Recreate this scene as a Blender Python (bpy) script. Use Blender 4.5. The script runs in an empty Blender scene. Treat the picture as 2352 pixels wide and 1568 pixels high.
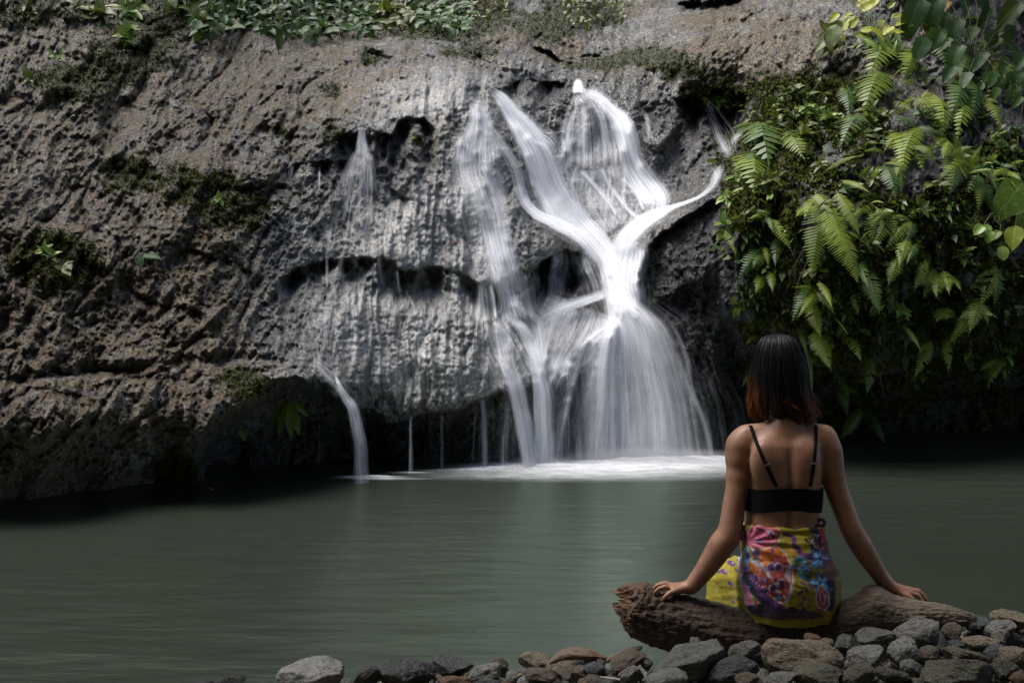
import bpy, bmesh, math, random
import numpy as np
from mathutils import Vector, Matrix
from mathutils.bvhtree import BVHTree
R = math.radians
random.seed(7); rng = np.random.default_rng(7)
scene = bpy.context.scene
C = scene.collection

# ------------------------------------------------------------------ camera
F = 2287.0            # focal length in picture units (picture 2352 x 1568)
H = 1.2               # camera height above the water
cam_d = bpy.data.cameras.new('camera'); cam = bpy.data.objects.new('camera', cam_d); C.objects.link(cam)
cam.location = (0, 0, H); cam.rotation_euler = (R(90), 0, 0)
cam_d.lens = 36.0 * F / 2352.0; cam_d.sensor_width = 36.0
cam_d.clip_start = 0.05; cam_d.clip_end = 400
scene.camera = cam

# ------------------------------------------------------------------ light
SUN_EL, SUN_AZ = 68.0, -96.0      # azimuth from +Y (away from camera) towards +X
world = bpy.data.worlds.new('World'); scene.world = world; world.use_nodes = True
wn = world.node_tree.nodes; wl = world.node_tree.links
sky = wn.new('ShaderNodeTexSky'); sky.sky_type = 'NISHITA'; sky.sun_disc = False
sky.sun_elevation = R(SUN_EL); sky.sun_rotation = R(SUN_AZ)
sky.air_density = 1.0; sky.dust_density = 3.0; sky.ozone_density = 1.0
wl.new(sky.outputs[0], wn['Background'].inputs[0]); wn['Background'].inputs[1].default_value = 0.05
sun_d = bpy.data.lights.new('sun', 'SUN'); sun = bpy.data.objects.new('sun', sun_d); C.objects.link(sun)
sun_d.energy = 1.5; sun_d.angle = R(42); sun_d.color = (1.0, 0.96, 0.92)
sd = Vector((math.sin(R(SUN_AZ))*math.cos(R(SUN_EL)), math.cos(R(SUN_AZ))*math.cos(R(SUN_EL)), math.sin(R(SUN_EL))))
sun.rotation_euler = (-sd).to_track_quat('-Z', 'Y').to_euler()
sun.location = sd * 30
scene.view_settings.view_transform = 'Standard'; scene.view_settings.look = 'None'
scene.view_settings.exposure = 2.0; scene.view_settings.gamma = 1.0
scene.render.engine = 'CYCLES'
cy = scene.cycles
cy.max_bounces = 6; cy.diffuse_bounces = 3; cy.glossy_bounces = 3; cy.transmission_bounces = 3
cy.transparent_max_bounces = 24; cy.sample_clamp_indirect = 6.0; cy.use_denoising = True; cy.denoiser = 'OPENIMAGEDENOISE'; cy.denoising_input_passes = 'RGB_ALBEDO_NORMAL'; cy.denoising_prefilter = 'NONE'

# ------------------------------------------------------------------ helpers
def P(x, y, D):
    """picture coordinate + distance -> point"""
    return Vector(((x-1176.0)/F*D, D, H-(y-784.0)/F*D))
def Pn(x, y, D):
    return np.stack([(x-1176.0)/F*D, D, H-(y-784.0)/F*D], -1)

_perm = np.random.default_rng(3).permutation(256); _perm = np.concatenate([_perm, _perm, _perm])
_g = np.random.default_rng(4).normal(size=(256, 3)); _g /= np.linalg.norm(_g, axis=1)[:, None]
def perlin(p):
    p = np.asarray(p, dtype=np.float64)
    i = np.floor(p).astype(np.int64); f = p - i; i &= 255
    u = f*f*f*(f*(f*6-15)+10)
    out = 0
    for dx in (0, 1):
        wx = u[..., 0] if dx else 1-u[..., 0]
        for dy in (0, 1):
            wy = u[..., 1] if dy else 1-u[..., 1]
            for dz in (0, 1):
                wz = u[..., 2] if dz else 1-u[..., 2]
                h = _perm[_perm[_perm[i[..., 0]+dx]+i[..., 1]+dy]+i[..., 2]+dz]
                g = _g[h]
                d = g[..., 0]*(f[..., 0]-dx)+g[..., 1]*(f[..., 1]-dy)+g[..., 2]*(f[..., 2]-dz)
                out = out + wx*wy*wz*d
    return out*1.5
def fbm(p, octaves=4, gain=0.5, lac=2.03, ridged=False):
    p = np.asarray(p, dtype=np.float64); a = 1.0; s = 0; t = 0
    for k in range(octaves):
        n = perlin(p + k*17.3)
        if ridged: n = 1-2*np.abs(n)
        s = s + a*n; t += a; a *= gain; p = p*lac
    return s/t
def worley(p, seed=0, ids=False):
    """distance to nearest and second nearest feature point"""
    p = np.asarray(p, dtype=np.float64); i = np.floor(p).astype(np.int64)
    d1 = np.full(p.shape[:-1], 9.0); d2 = d1.copy(); cid = np.zeros(p.shape[:-1])
    rp = np.random.default_rng(11+seed).random((256, 3))
    for dx in (-1, 0, 1):
        for dy in (-1, 0, 1):
            for dz in (-1, 0, 1):
                c = i + np.array([dx, dy, dz]); cc = c & 255
                h = _perm[_perm[_perm[cc[..., 0]]+cc[..., 1]]+cc[..., 2]]
                d = np.sqrt((((c + rp[h]) - p)**2).sum(-1))
                cid = np.where(d < d1, h/255.0, cid); n2 = np.minimum(d2, np.maximum(d, d1)); d1 = np.minimum(d1, d); d2 = n2
    return (d1, d2, cid) if ids else (d1, d2)
def sstep(a, b, x):
    t = np.clip((x-a)/(b-a), 0, 1); return t*t*(3-2*t)

def tag(o, label=None, cat=None, group=None, kind=None):
    if label: o['label'] = label
    if cat: o['category'] = cat
    if group: o['group'] = group
    if kind: o['kind'] = kind
    return o
def empty(name, loc, label=None, cat=None, group=None):
    o = bpy.data.objects.new(name, None); C.objects.link(o); o.location = loc
    o.empty_display_size = 0.05
    return tag(o, label, cat, group)
def link(name, me, parent=None, mat=None):
    o = bpy.data.objects.new(name, me); C.objects.link(o)
    if parent:
        o.parent = parent
        o.matrix_parent_inverse = Matrix.Translation(-Vector(parent.location))
    if mat and not me.materials: me.materials.append(mat)
    return o
def np_mesh(name, v, f, smooth=True):
    """v (n,3), f (m,3) or (m,4) arrays -> mesh"""
    v = np.ascontiguousarray(v, dtype=np.float32); f = np.ascontiguousarray(f, dtype=np.int32)
    me = bpy.data.meshes.new(name); k = f.shape[1]
    me.vertices.add(len(v)); me.vertices.foreach_set('co', v.ravel())
    me.loops.add(f.size); me.loops.foreach_set('vertex_index', f.ravel())
    me.polygons.add(len(f)); me.polygons.foreach_set('loop_start', np.arange(0, f.size, k, dtype=np.int32))
    me.polygons.foreach_set('loop_total', np.full(len(f), k, dtype=np.int32))
    if smooth: me.polygons.foreach_set('use_smooth', np.ones(len(f), dtype=bool))
    me.update(calc_edges=True); me.validate()
    return me
def attr_f(me, name, a):
    at = me.attributes.new(name, 'FLOAT', 'POINT'); at.data.foreach_set('value', np.ascontiguousarray(a, dtype=np.float32).ravel())
def attr_c(me, name, a):
    a = np.asarray(a, dtype=np.float32)
    if a.shape[-1] == 3: a = np.concatenate([a, np.ones(a.shape[:-1]+(1,), np.float32)], -1)
    at = me.attributes.new(name, 'FLOAT_COLOR', 'POINT'); at.data.foreach_set('color', np.ascontiguousarray(a).ravel())
def attr_v(me, name, a):
    at = me.attributes.new(name, 'FLOAT_VECTOR', 'POINT'); at.data.foreach_set('vector', np.ascontiguousarray(a, dtype=np.float32).ravel())
def grid_faces(nr, nc):
    i = np.arange(nr-1)[:, None]*nc + np.arange(nc-1)[None, :]
    return np.stack([i, i+nc, i+nc+1, i+1], -1).reshape(-1, 4)

# ------------------------------------------------------------------ material helper
class NT:
    def __init__(s, name):
        s.m = bpy.data.materials.new(name); s.m.use_nodes = True
        s.n = s.m.node_tree.nodes; s.l = s.m.node_tree.links
        s.b = s.n['Principled BSDF']; s.out = s.n['Material Output']
    def new(s, t, **kw):
        n = s.n.new(t)
        for k, v in kw.items():
            if k in n.inputs: n.inputs[k].default_value = v
            else: setattr(n, k, v)
        return n
    def lk(s, a, b): s.l.new(a, b)
    def attr(s, name): return s.new('ShaderNodeAttribute', attribute_name=name)
    def noise(s, scale, detail=4, rough=0.55, vec=None, dist=0.0):
        n = s.new('ShaderNodeTexNoise'); n.inputs['Scale'].default_value = scale; n.inputs['Detail'].default_value = detail
        n.inputs['Roughness'].default_value = rough; n.inputs['Distortion'].default_value = dist
        s.lk(vec if vec is not None else s.pos(), n.inputs['Vector']); return n.outputs['Fac']
    def pos(s):
        if not hasattr(s, '_p'):
            s._p = s.new('ShaderNodeTexCoord').outputs['Object']
        return s._p
    def mapped(s, scale, rot=(0, 0, 0), vec=None):
        n = s.new('ShaderNodeMapping'); n.inputs['Scale'].default_value = scale; n.inputs['Rotation'].default_value = rot
        s.lk(vec if vec is not None else s.pos(), n.inputs['Vector']); return n.outputs[0]
    def ramp(s, fac, stops, interp='LINEAR'):
        r = s.new('ShaderNodeValToRGB'); e = r.color_ramp.elements; r.color_ramp.interpolation = interp
        while len(e) < len(stops): e.new(0.5)
        for el, (p, c) in zip(e, stops):
            el.position = p; el.color = (c, c, c, 1) if isinstance(c, (int, float)) else (*c, 1)
        s.lk(fac, r.inputs[0]); return r.outputs[0]
    def mix(s, fac, a, b, mode='MIX'):
        n = s.new('ShaderNodeMix', data_type='RGBA', blend_type=mode)
        for sock, v in ((n.inputs[0], fac), (n.inputs[6], a), (n.inputs[7], b)):
            if isinstance(v, (int, float)): sock.default_value = v
            elif isinstance(v, tuple): sock.default_value = (*v, 1)
            else: s.lk(v, sock)
        return n.outputs[2]
    def math(s, op, a, b=0.0, c=0.0, clamp=False):
        n = s.new('ShaderNodeMath', operation=op); n.use_clamp = clamp
        for k, v in enumerate((a, b, c)):
            if isinstance(v, (int, float)): n.inputs[k].default_value = v
            else: s.lk(v, n.inputs[k])
        return n.outputs[0]
    def bump(s, h, strength, dist, prev=None):
        n = s.new('ShaderNodeBump'); n.inputs['Strength'].default_value = strength; n.inputs['Distance'].default_value = dist
        s.lk(h, n.inputs['Height'])
        if prev is not None: s.lk(prev, n.inputs['Normal'])
        return n.outputs[0]
    def set(s, **kw):
        for k, v in kw.items():
            sock = s.b.inputs[k.replace('_', ' ')]
            if isinstance(v, (int, float)): sock.default_value = v
            elif isinstance(v, tuple): sock.default_value = (*v, 1) if len(v) == 3 and sock.type == 'RGBA' else v
            else: s.lk(v, sock)
        return s
# ------------------------------------------------------------------ the rock wall
def polyline_y(pts, x):
    pts = sorted(pts); xs = [p[0] for p in pts]; ys = [p[1] for p in pts]
    return np.interp(x, xs, ys)
CTRL = [  # picture x, picture y, distance in metres; the foot follows from where the rock meets the water
 (-500,1240,6.4),(0,1175,7.3),(400,1125,8.25),(800,1092,9.0),(1200,1070,9.75),(1450,1050,10.6),(1680,1040,10.9),(2000,1015,11.8),(2352,1000,12.6),(2850,990,13),
 (-500,1000,6.2),(0,1000,6.85),(200,985,7.2),(400,940,7.55),(600,860,8.05),(730,850,8.6),
 (-500,800,6.6),(0,800,7.3),(300,800,7.9),(600,760,8.4),
 (-500,600,7.2),(0,600,8.0),(300,600,8.6),(600,600,9.1),(450,450,9.2),
 (-500,300,8.6),(0,400,8.9),(300,380,9.7),(600,400,10.0),(0,200,10.1),(300,200,10.9),(600,200,11.4),(850,110,12.0),
 (-500,0,10.5),(0,0,11.5),(300,0,12.6),(600,60,12.8),(850,60,13.0),(-500,-320,13),(600,-320,16),(0,-320,14.5),
 (880,960,9.25),(1000,945,9.3),(1200,890,9.5),(1000,800,9.4),(1150,780,9.6),(800,780,9.1),
 (700,600,9.4),(850,600,9.5),(1000,630,9.7),(1150,650,9.8),(850,500,9.9),(1000,500,10.0),(1150,480,10.2),(1250,560,10.3),
 (750,380,10.0),(850,300,10.2),(1000,300,10.3),(1100,300,10.5),(900,190,10.9),(1050,175,10.9),(1150,220,11.0),(1050,90,12.4),(1200,110,12.6),
 (1440,735,10.1),(1330,740,10.2),(1400,640,10.5),(1400,540,10.8),(1250,420,10.9),(1400,450,11.2),(1390,390,11.3),(1390,300,11.6),(1350,195,12.0),(1480,240,11.9),
 (1550,450,11.2),(1600,300,11.6),(1690,300,11.7),(1600,230,11.9),
 (1520,570,10.3),(1620,500,10.1),(1600,750,10.3),(1620,950,10.7),
 (1720,400,10.1),(1750,550,9.7),(1900,450,9.6),(2050,500,9.5),(2200,500,9.7),(1880,650,9.5),(2050,700,9.7),(1880,850,10.1),(2100,900,10.6),(2350,800,10.7),(2350,550,10.2),
 (1760,250,11.0),(1900,250,10.5),(2100,250,10.5),(2350,250,11.0),(2850,500,10.4),(2850,0,12),(2850,-320,14),
 (1800,60,12.0),(2050,60,11.8),(2350,0,12.3),(1600,90,12.8),(1450,90,13.6),(1300,110,13.1),(1250,20,14.2),(1500,0,15.0),(1400,-320,18),(2100,-320,15)]
LEDGES = [  # lip polyline, recess (m), reach (px), softness (px)
 ([(770,312),(800,300),(830,296),(862,300),(900,312),(918,287),(950,276),(980,277),(1004,302)],0.42,95,3),
 ([(662,388),(690,376),(735,381),(760,372),(790,370),(822,374)],0.36,55,3),
 ([(890,432),(920,446),(946,462)],0.2,22,3),
 ([(560,470),(610,440),(640,425),(662,430)],0.25,40,8),
 ([(648,634),(690,614),(730,606),(790,598),(835,597),(870,598),(905,606),(928,626),(962,626),(982,612),(1020,614),(1060,634),(1100,656),(1140,660),(1180,652),(1220,642)],0.42,62,3),
 ([(1210,648),(1235,612),(1262,592),(1300,577),(1330,580),(1380,606)],0.75,105,3),
 ([(872,966),(905,972),(940,956),(1000,948),(1060,940),(1112,915),(1140,896),(1180,898),(1230,890),(1290,882),(1312,868),(1380,800),(1440,748),(1490,770)],0.75,900,4),
 ([(-520,1180),(0,1136),(120,1118),(250,1106),(340,1086),(440,1060),(560,1010)],0.55,900,30),
 ([(470,1010),(530,952),(600,908),(680,872),(740,890),(800,940),(880,966)],1.4,900,22),
 ([(1560,226),(1640,212),(1690,206),(1724,216)],0.8,85,3),
 ([(1160,208),(1200,186),(1260,190),(1302,197)],0.3,45,4),
 ([(1455,245),(1500,236),(1560,250),(1600,280),(1626,276)],0.25,45,6),
 ([(1476,592),(1500,556),(1530,528),(1570,502),(1622,470),(1660,452)],0.5,260,5),
 ([(1500,700),(1560,660),(1650,640)],0.25,90,10),
 ([(1650,800),(1760,830),(1900,880),(2050,880),(2200,860),(2400,830),(2850,800)],1.5,700,120),
 ([(1230,100),(1262,120),(1282,140)],0.5,24,3),
 ([(1560,8),(1640,2),(1720,-6)],0.8,22,3),
 ([(840,122),(870,116),(900,128)],0.25,26,3),
 ([(90,196),(150,200),(200,206),(240,214)],-0.18,34,12),
 ([(380,360),(470,352),(560,352),(640,400)],-0.22,90,26),
 ([(30,520),(120,516),(220,560),(280,600)],-0.22,100,26),
 ([(140,86),(240,80),(330,70),(420,110)],-0.25,70,26),
 ([(300,660),(380,700),(480,720)],0.14,24,6),
 ([(420,560),(520,600),(600,640)],0.16,30,6),
 ([(60,890),(180,910),(300,860)],0.14,28,6),
 ([(160,430),(260,448),(330,500)],0.14,28,6),
 ([(1190,480),(1200,470),(1230,520)],0.15,30,3),
 ([(1056,98),(1100,132),(1134,166)],0.2,22,8),([(1290,150),(1380,120),(1470,96)],0.2,22,8),
]
GX0, GX1, GY0, GY1, GS = -480.0, 2840.0, -300.0, 1240.0, 3.4
gx = np.arange(GX0, GX1, GS); gy = np.arange(GY0, GY1, GS)
GXX, GYY = np.meshgrid(gx, gy)
def tps(ctrl, X, Y):
    c = np.array(ctrl, float); n = len(c); s = 600.0
    def U(r2): return r2*np.log(r2+1e-9)
    xy = c[:, :2]/s
    K = U(((xy[:, None]-xy[None])**2).sum(-1)) + np.eye(n)*0.003
    A = np.zeros((n+3, n+3)); A[:n, :n] = K; A[:n, n] = 1; A[:n, n+1:] = xy; A[n, :n] = 1; A[n+1:, :n] = xy.T
    w = np.linalg.solve(A, np.concatenate([c[:, 2], np.zeros(3)]))
    x = X/s; y = Y/s; out = w[n] + w[n+1]*x + w[n+2]*y
    for k in range(n): out = out + w[k]*U((x-xy[k, 0])**2+(y-xy[k, 1])**2)
    return out
def blob(cx, cy, rx, ry, X, Y, a=0.0):
    ca, sa = math.cos(R(a)), math.sin(R(a)); dx, dy = X-cx, Y-cy
    u = (dx*ca+dy*sa)/rx; v = (-dx*sa+dy*ca)/ry
    return np.exp(-(u*u+v*v))
# coarse smooth surface on a coarse grid, then interpolated
_cx = np.arange(GX0, GX1+40, 20.0); _cy = np.arange(GY0, GY1+40, 20.0); _X, _Y = np.meshgrid(_cx, _cy)
_base = tps(CTRL, _X, _Y)
def bil(A, x, y, x0, y0, s):
    fx = np.clip((x-x0)/s, 0, A.shape[1]-1.001); fy = np.clip((y-y0)/s, 0, A.shape[0]-1.001)
    i = fy.astype(int); j = fx.astype(int); u = fx-j; v = fy-i
    return (A[i, j]*(1-u)+A[i, j+1]*u)*(1-v)+(A[i+1, j]*(1-u)+A[i+1, j+1]*u)*v
BASE = bil(_base, GXX, GYY, GX0, GY0, 20.0)
PB = Pn(GXX, GYY, BASE)                      # base points, noise is laid out in metres on them
# warped picture coordinates so that lips are ragged
wx = fbm(PB*2.2, 3)*16 + fbm(PB*9.0+5, 3)*6
wy = fbm(PB*2.2+31, 3)*14 + fbm(PB*9.0+47, 3)*8
REC = np.zeros_like(BASE); LIP = np.zeros_like(BASE)
for pts, a, L, soft in LEDGES:
    xs = [p[0] for p in pts]; x0, x1 = min(xs), max(xs)
    X = GXX + wx*(1.0 if soft < 20 else 1.5); yl = polyline_y(pts, X)
    d = GYY + wy*(1.15 if soft < 20 else 2.0) - yl
    ends = sstep(x0-14, x0+16, X)*(1-sstep(x1-16, x1+14, X))
    rec = sstep(-soft, soft, d)*np.exp(-np.clip(d, 0, None)**2/(L*L))*ends
    if soft < 10 and L < 150: rec = rec*np.clip(.55+1.9*fbm(np.stack([GXX/46, GYY/90, GXX*0+len(pts)], -1), 3), .12, 1.15)
    REC += a*rec
    if a > 0 and soft < 10: LIP = np.maximum(LIP, np.exp(-np.clip(-d, 0, None)/16.0)*(d < 2)*ends)
# masks: smooth tufa curtain with vertical flutes, diagonal strata upper left, craggy rock elsewhere
TUFA = np.clip(blob(1050,800,210,130,GXX,GYY)*1.2+blob(1020,500,200,140,GXX,GYY)+blob(1000,230,190,70,GXX,GYY)+blob(1400,470,150,120,GXX,GYY)*.8+blob(1380,720,90,60,GXX,GYY)+blob(930,720,260,190,GXX,GYY)*.9, 0, 1)
DIAG = np.clip(blob(680,240,240,170,GXX,GYY)*1.2, 0, 1)
_yc = np.interp(GXX, [-500,0,200,400,560,640,700,760], [900,872,852,832,814,824,848,905]); CREASE = .30*np.exp(-((GYY+wy*1.3-_yc)/13)**2)*(1-sstep(730, 780, GXX))+.22*np.exp(-((GYY+wy*1.5-np.interp(GXX,[250,330,420,470],[1010,960,900,850]))/10)**2)*sstep(240,270,GXX)*(1-sstep(450,480,GXX))
BUMPS = CREASE-.42*blob(560,930,200,90,GXX,GYY,-16)-.35*blob(150,980,260,100,GXX,GYY)-.3*blob(690,870,60,36,GXX,GYY,20)-0.28*blob(960,108,90,46,GXX,GYY)-.32*blob(1175,112,80,52,GXX,GYY,20)-.22*blob(820,105,60,40,GXX,GYY)-.22*blob(690,98,80,40,GXX,GYY)-.34*blob(1610,120,150,64,GXX,GYY)-.25*blob(1500,62,60,34,GXX,GYY)-.2*blob(1285,62,40,40,GXX,GYY)
SMOOTH = np.clip(blob(1450,60,120,40,GXX,GYY)+blob(1600,120,140,60,GXX,GYY), 0, 1)
BANK = sstep(1620, 1780, GXX+wx*7)*sstep(120, 320, GYY+(GXX-1800)*-.15)
big = fbm(PB*0.9, 3)
# the rock splits along steep joints: noise laid out across and along the dip, upright in the middle, leaning on the left
qx, qz = (GXX-1176)/F*10, -(GYY-784)/F*10; wv = fbm(np.stack([qx*1.1, qz*1.1, qx*0], -1), 3)
def jointed(phi, sd_):
    c, s_ = math.cos(R(phi)), math.sin(R(phi)); al = qx*c+qz*s_; ac = -qx*s_+qz*c; al = al+.25*wv; ac = ac+.18*np.roll(wv, 40, 1)
    A = fbm(np.stack([ac*2.6, al*.8, al*0+sd_], -1), 4, ridged=True)
    p = np.stack([ac*1.9, al*.75, al*0+sd_+3], -1); b1, b2, bi = worley(p, 5, True); B = (bi-.5)*np.clip((b2-b1)*6, 0, 1)
    Cc = fbm(np.stack([ac*8.5, al*3.2, al*0+sd_+5], -1), 3, ridged=True)
    p = np.stack([ac*7.0+.5*Cc, al*3.4+.5*wv, al*0+sd_+9], -1); e1, e2, ei = worley(p, 6, True); Dd = (ei-.5)*np.clip((e2-e1)*6, 0, 1)
    n = fbm(np.stack([ac*1.3, al*.7, al*0+sd_+13], -1), 3); K = np.exp(-(np.abs(n)/.035))
    n = fbm(np.stack([ac*3.1, al*1.9, al*0+sd_+17], -1), 3); K2 = np.exp(-(np.abs(n)/.045))
    return np.stack([A, B, Cc, Dd, K, K2])
JV = jointed(86, 1.0); JD = jointed(57, 40.0); dw = sstep(980, 620, GXX+wx*3)
JN = JV*(1-dw)+JD*dw; JA, JB, JC, JD2, K1, K2 = JN
qq = np.stack([qx, qz, qx*0], -1)
SOFTN = sstep(-.1, .3, fbm(qq*np.array([1.2, .8, 1])+60, 2))          # patches worn smooth
fine = fbm(qq*12+3, 4, ridged=True); vfine = fbm(qq*36+3, 3); w1, w2 = worley(qq*10+fbm(qq*7, 2)[..., None]*.6, 1); knob = 1-np.clip(w1*1.4, 0, 1)
flu = fbm(np.stack([qx*8+wv*1.2, qz*0.8, qx*0+2.2], -1), 4, ridged=True)
flu2 = fbm(np.stack([qx*24+wv, qz*2.6, qx*0+7.2], -1), 3)
rough = 1-.85*TUFA
crag = rough*(1-.42*SOFTN)
disp = -0.20*big - 0.13*JA*(1-.5*TUFA) + 0.24*JB*(1-.7*TUFA) - 0.05*JC*rough + 0.12*JD2*crag + 0.12*K1*(1-.6*TUFA) + 0.06*K2*crag \
       - 0.095*fine*crag - 0.07*knob*crag - 0.04*vfine*(.5+.5*crag) - 0.09*flu*TUFA - 0.024*flu2*TUFA - 0.016*fine*TUFA
BUMPS = BUMPS-CREASE*(1-np.clip(.45+1.6*fbm(qq*.9+12, 3), .1, 1))
DEPTH = BASE + REC + BUMPS + disp*(1-0.35*LIP)
# fade the displacement where the lip edge is (keeps thin rims) and grade the outermost border
def cliffD(x, y):
    return bil(DEPTH, np.asarray(x, float), np.asarray(y, float), GX0, GY0, GS)
_k = 7
def boxblur(A, k):
    for ax in (0, 1):
        pad = [(k, k) if a == ax else (0, 0) for a in (0, 1)]
        c = np.cumsum(np.pad(A, pad, mode='edge'), axis=ax); n = A.shape[ax]
        A = (np.take(c, range(2*k, 2*k+n), ax)-np.take(c, range(0, n), ax))/(2*k)
    return A
DSM = boxblur(boxblur(DEPTH, 4), 4)
def smoothD(x, y):
    return bil(DSM, np.asarray(x, float), np.asarray(y, float), GX0, GY0, GS)
VP = Pn(GXX, GYY, DEPTH)
# what grows and runs where, and where shade is painted in
n1 = fbm(VP*1.6+2, 4); n2 = fbm(VP*5.0+8, 4); n3 = fbm(VP*0.7+20, 3)
mb = 0
for b in [(300,130,110,70),(190,215,60,26),(470,440,95,70),(570,480,60,40),(140,600,120,75),(640,300,30,22,30),(760,205,26,20),(60,30,110,40),
          (380,40,120,50),(480,15,160,30),(700,50,180,34),(980,50,140,50),(1110,30,50,50),(1350,30,90,50),(1640,215,90,22),(1500,125,80,20),(1430,140,60,12),(1350,152,60,10),(850,130,30,22),(1720,420,70,120),(1080,120,60,16),(760,310,24,30),(960,320,14,14),
          (1900,200,120,60),(290,400,90,40),(120,180,70,30),(560,880,60,40),(400,1080,60,60),(1560,160,80,24),(1250,62,60,40)]:
    mb = mb + blob(*b[:4], GXX, GYY, b[4] if len(b) > 4 else 0)
moss = np.clip(mb*1.25, 0, 1.2) + BANK*(0.72+0.5*n1)*(1-0.35*blob(1950,290,120,80,GXX,GYY))*(1-.7*blob(1990,420,60,30,GXX,GYY))
MOSS = np.clip(sstep(0.38, 0.80, moss + 0.75*n2 + 0.25*n1), 0, 1)
WET = np.clip(blob(1050,640,420,330,GXX,GYY)*1.1+blob(1400,450,330,330,GXX,GYY)*1.2+blob(1600,750,130,330,GXX,GYY)*1.5+blob(1000,1010,260,70,GXX,GYY)+blob(560,1030,420,70,GXX,GYY,-10)+blob(600,620,180,200,GXX,GYY)*.4+0.25*n1, 0, 1)
BROWN = np.clip(sstep(-0.05, 0.45, n3*0.9+n2*0.5+0.66*sstep(800, 250, GXX)*sstep(1150, 850, GYY)-0.3*TUFA+.55*blob(1700,130,330,130,GXX,GYY)+.35*blob(560,180,90,60,GXX,GYY)+.5*blob(150,140,300,190,GXX,GYY)+.4*blob(1050,100,420,70,GXX,GYY)+.04-.3*WET), 0, 1)
DARK = np.clip(blob(1600,760,110,330,GXX,GYY,8)*1.5+blob(1570,270,110,60,GXX,GYY)+blob(1240,205,80,30,GXX,GYY)*1.2+blob(870,370,120,70,GXX,GYY)*.9+blob(900,640,170,36,GXX,GYY)*.8+blob(1000,1010,240,70,GXX,GYY)*1.2+blob(640,1020,200,90,GXX,GYY)+blob(1290,640,90,60,GXX,GYY)*1.3+blob(1430,920,170,130,GXX,GYY)*1.2+blob(620,640,110,90,GXX,GYY)*.5+blob(2250,950,450,160,GXX,GYY)*1.0+blob(2330,200,170,180,GXX,GYY)*1.2+blob(2100,330,160,90,GXX,GYY)*.6+blob(760,10,380,50,GXX,GYY)*1.1+blob(1620,0,100,20,GXX,GYY)+0.62*BANK+0.3*n2-0.05, 0, 1)  # wet black rock, plus shade painted into the hollows and behind the plants

def rock_mat():
    t = NT('wet_rock')
    wet = t.attr('wet').outputs['Fac']; brn = t.attr('brown').outputs['Fac']; dk = t.attr('dark').outputs['Fac']; ms = t.attr('moss').outputs['Fac']; cv = t.attr('cavity').outputs['Fac']
    nA = t.noise(3.0, 6, 0.6); nB = t.noise(22.0, 5, 0.65); nC = t.noise(75.0, 3, 0.6)
    base = t.ramp(nA, [(0.25, (0.11, 0.108, 0.10)), (0.5, (0.23, 0.226, 0.21)), (0.70, (0.42, 0.41, 0.385))])
    nD = t.noise(38.0, 4, 0.7, dist=.8)
    base = t.mix(t.ramp(nB, [(0.38, 0.8), (0.50, 0.0)]), base, (0.05, 0.047, 0.042))
    base = t.mix(t.ramp(nD, [(0.36, 0.9), (0.46, 0.0)]), base, (0.022, 0.021, 0.019))
    base = t.mix(t.ramp(nD, [(0.56, 0.0), (0.66, 0.6)]), base, (0.36, 0.355, 0.34))
    base = t.mix(t.ramp(nC, [(0.60, 0.0), (0.72, 0.45)]), base, (0.34, 0.335, 0.32))
    base = t.mix(t.math('MULTIPLY', cv, 0.6), base, t.ramp(nA, [(.3, (.17,.167,.16)), (.7, (.33,.325,.31))]))
    nS = t.noise(1.0, 5, .6, t.mapped((11.0, 1.0, 0.7)), .4)
    base = t.mix(t.math('MULTIPLY', cv, t.ramp(nS, [(.36, .8), (.50, 0.)])), base, (.045,.043,.038))
    brown = t.ramp(nB, [(0.3, (0.06, 0.042, 0.018)), (0.72, (0.24, 0.175, 0.09))])
    col = t.mix(t.math('MULTIPLY', t.math('MULTIPLY', brn, t.ramp(t.noise(7.0, 5, .65), [(.34, 0.3), (.55, 1.0)])), 0.92), base, brown)
    nE = t.noise(19.0, 6, 0.72, dist=1.2); sp = t.ramp(nE, [(0.41, 0.16), (0.47, 0.8), (0.53, 1.1), (0.60, 2.1)])
    col = t.mix(t.math('SUBTRACT', 0.85, t.math('MULTIPLY', cv, .35)), col, sp, 'MULTIPLY')
    dark = t.ramp(nB, [(0.35, (0.012, 0.012, 0.013)), (0.72, (0.11, 0.11, 0.113))])  # black for wet rock and for the painted hollow shade
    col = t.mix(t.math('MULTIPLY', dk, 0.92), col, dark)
    mossc = t.ramp(nB, [(0.25, (0.012, 0.015, 0.004)), (0.55, (0.036, 0.042, 0.008)), (0.8, (0.075, 0.075, 0.013))])
    col = t.mix(ms, col, mossc)
    rg = t.math('ADD', t.math('MULTIPLY', wet, -0.16), 0.38); rg = t.math('ADD', rg, t.math('MULTIPLY', ms, 0.35), clamp=True)
    rg = t.math('ADD', rg, t.math('MULTIPLY', t.math('SUBTRACT', nB, 0.5), 0.3)); rg = t.math('ADD', rg, t.math('MULTIPLY', cv, .14), clamp=True)
    nrm = t.bump(t.noise(14.0, 8, 0.78, dist=1.0), 1.0, 0.075); rgh = t.math('SUBTRACT', 1.0, t.math('MULTIPLY', cv, .72)); t.lk(rgh, nrm.node.inputs['Strength'])
    nrm = t.bump(nD, 0.9, 0.02, nrm); t.lk(rgh, nrm.node.inputs['Strength'])
    nrm = t.bump(t.math('MULTIPLY', nS, cv), .7, .05, nrm)
    t.set(Base_Color=col, Roughness=rg, Normal=nrm); t.b.inputs['Specular IOR Level'].default_value = 0.75
    return t.m
M_ROCK = rock_mat()
rock_me = np_mesh('rock_wall', VP.reshape(-1, 3), grid_faces(*GXX.shape)[:, ::-1])
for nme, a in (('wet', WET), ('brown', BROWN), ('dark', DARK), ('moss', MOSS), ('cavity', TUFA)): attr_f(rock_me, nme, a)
rock = link('rock_wall', rock_me, None, M_ROCK)
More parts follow.
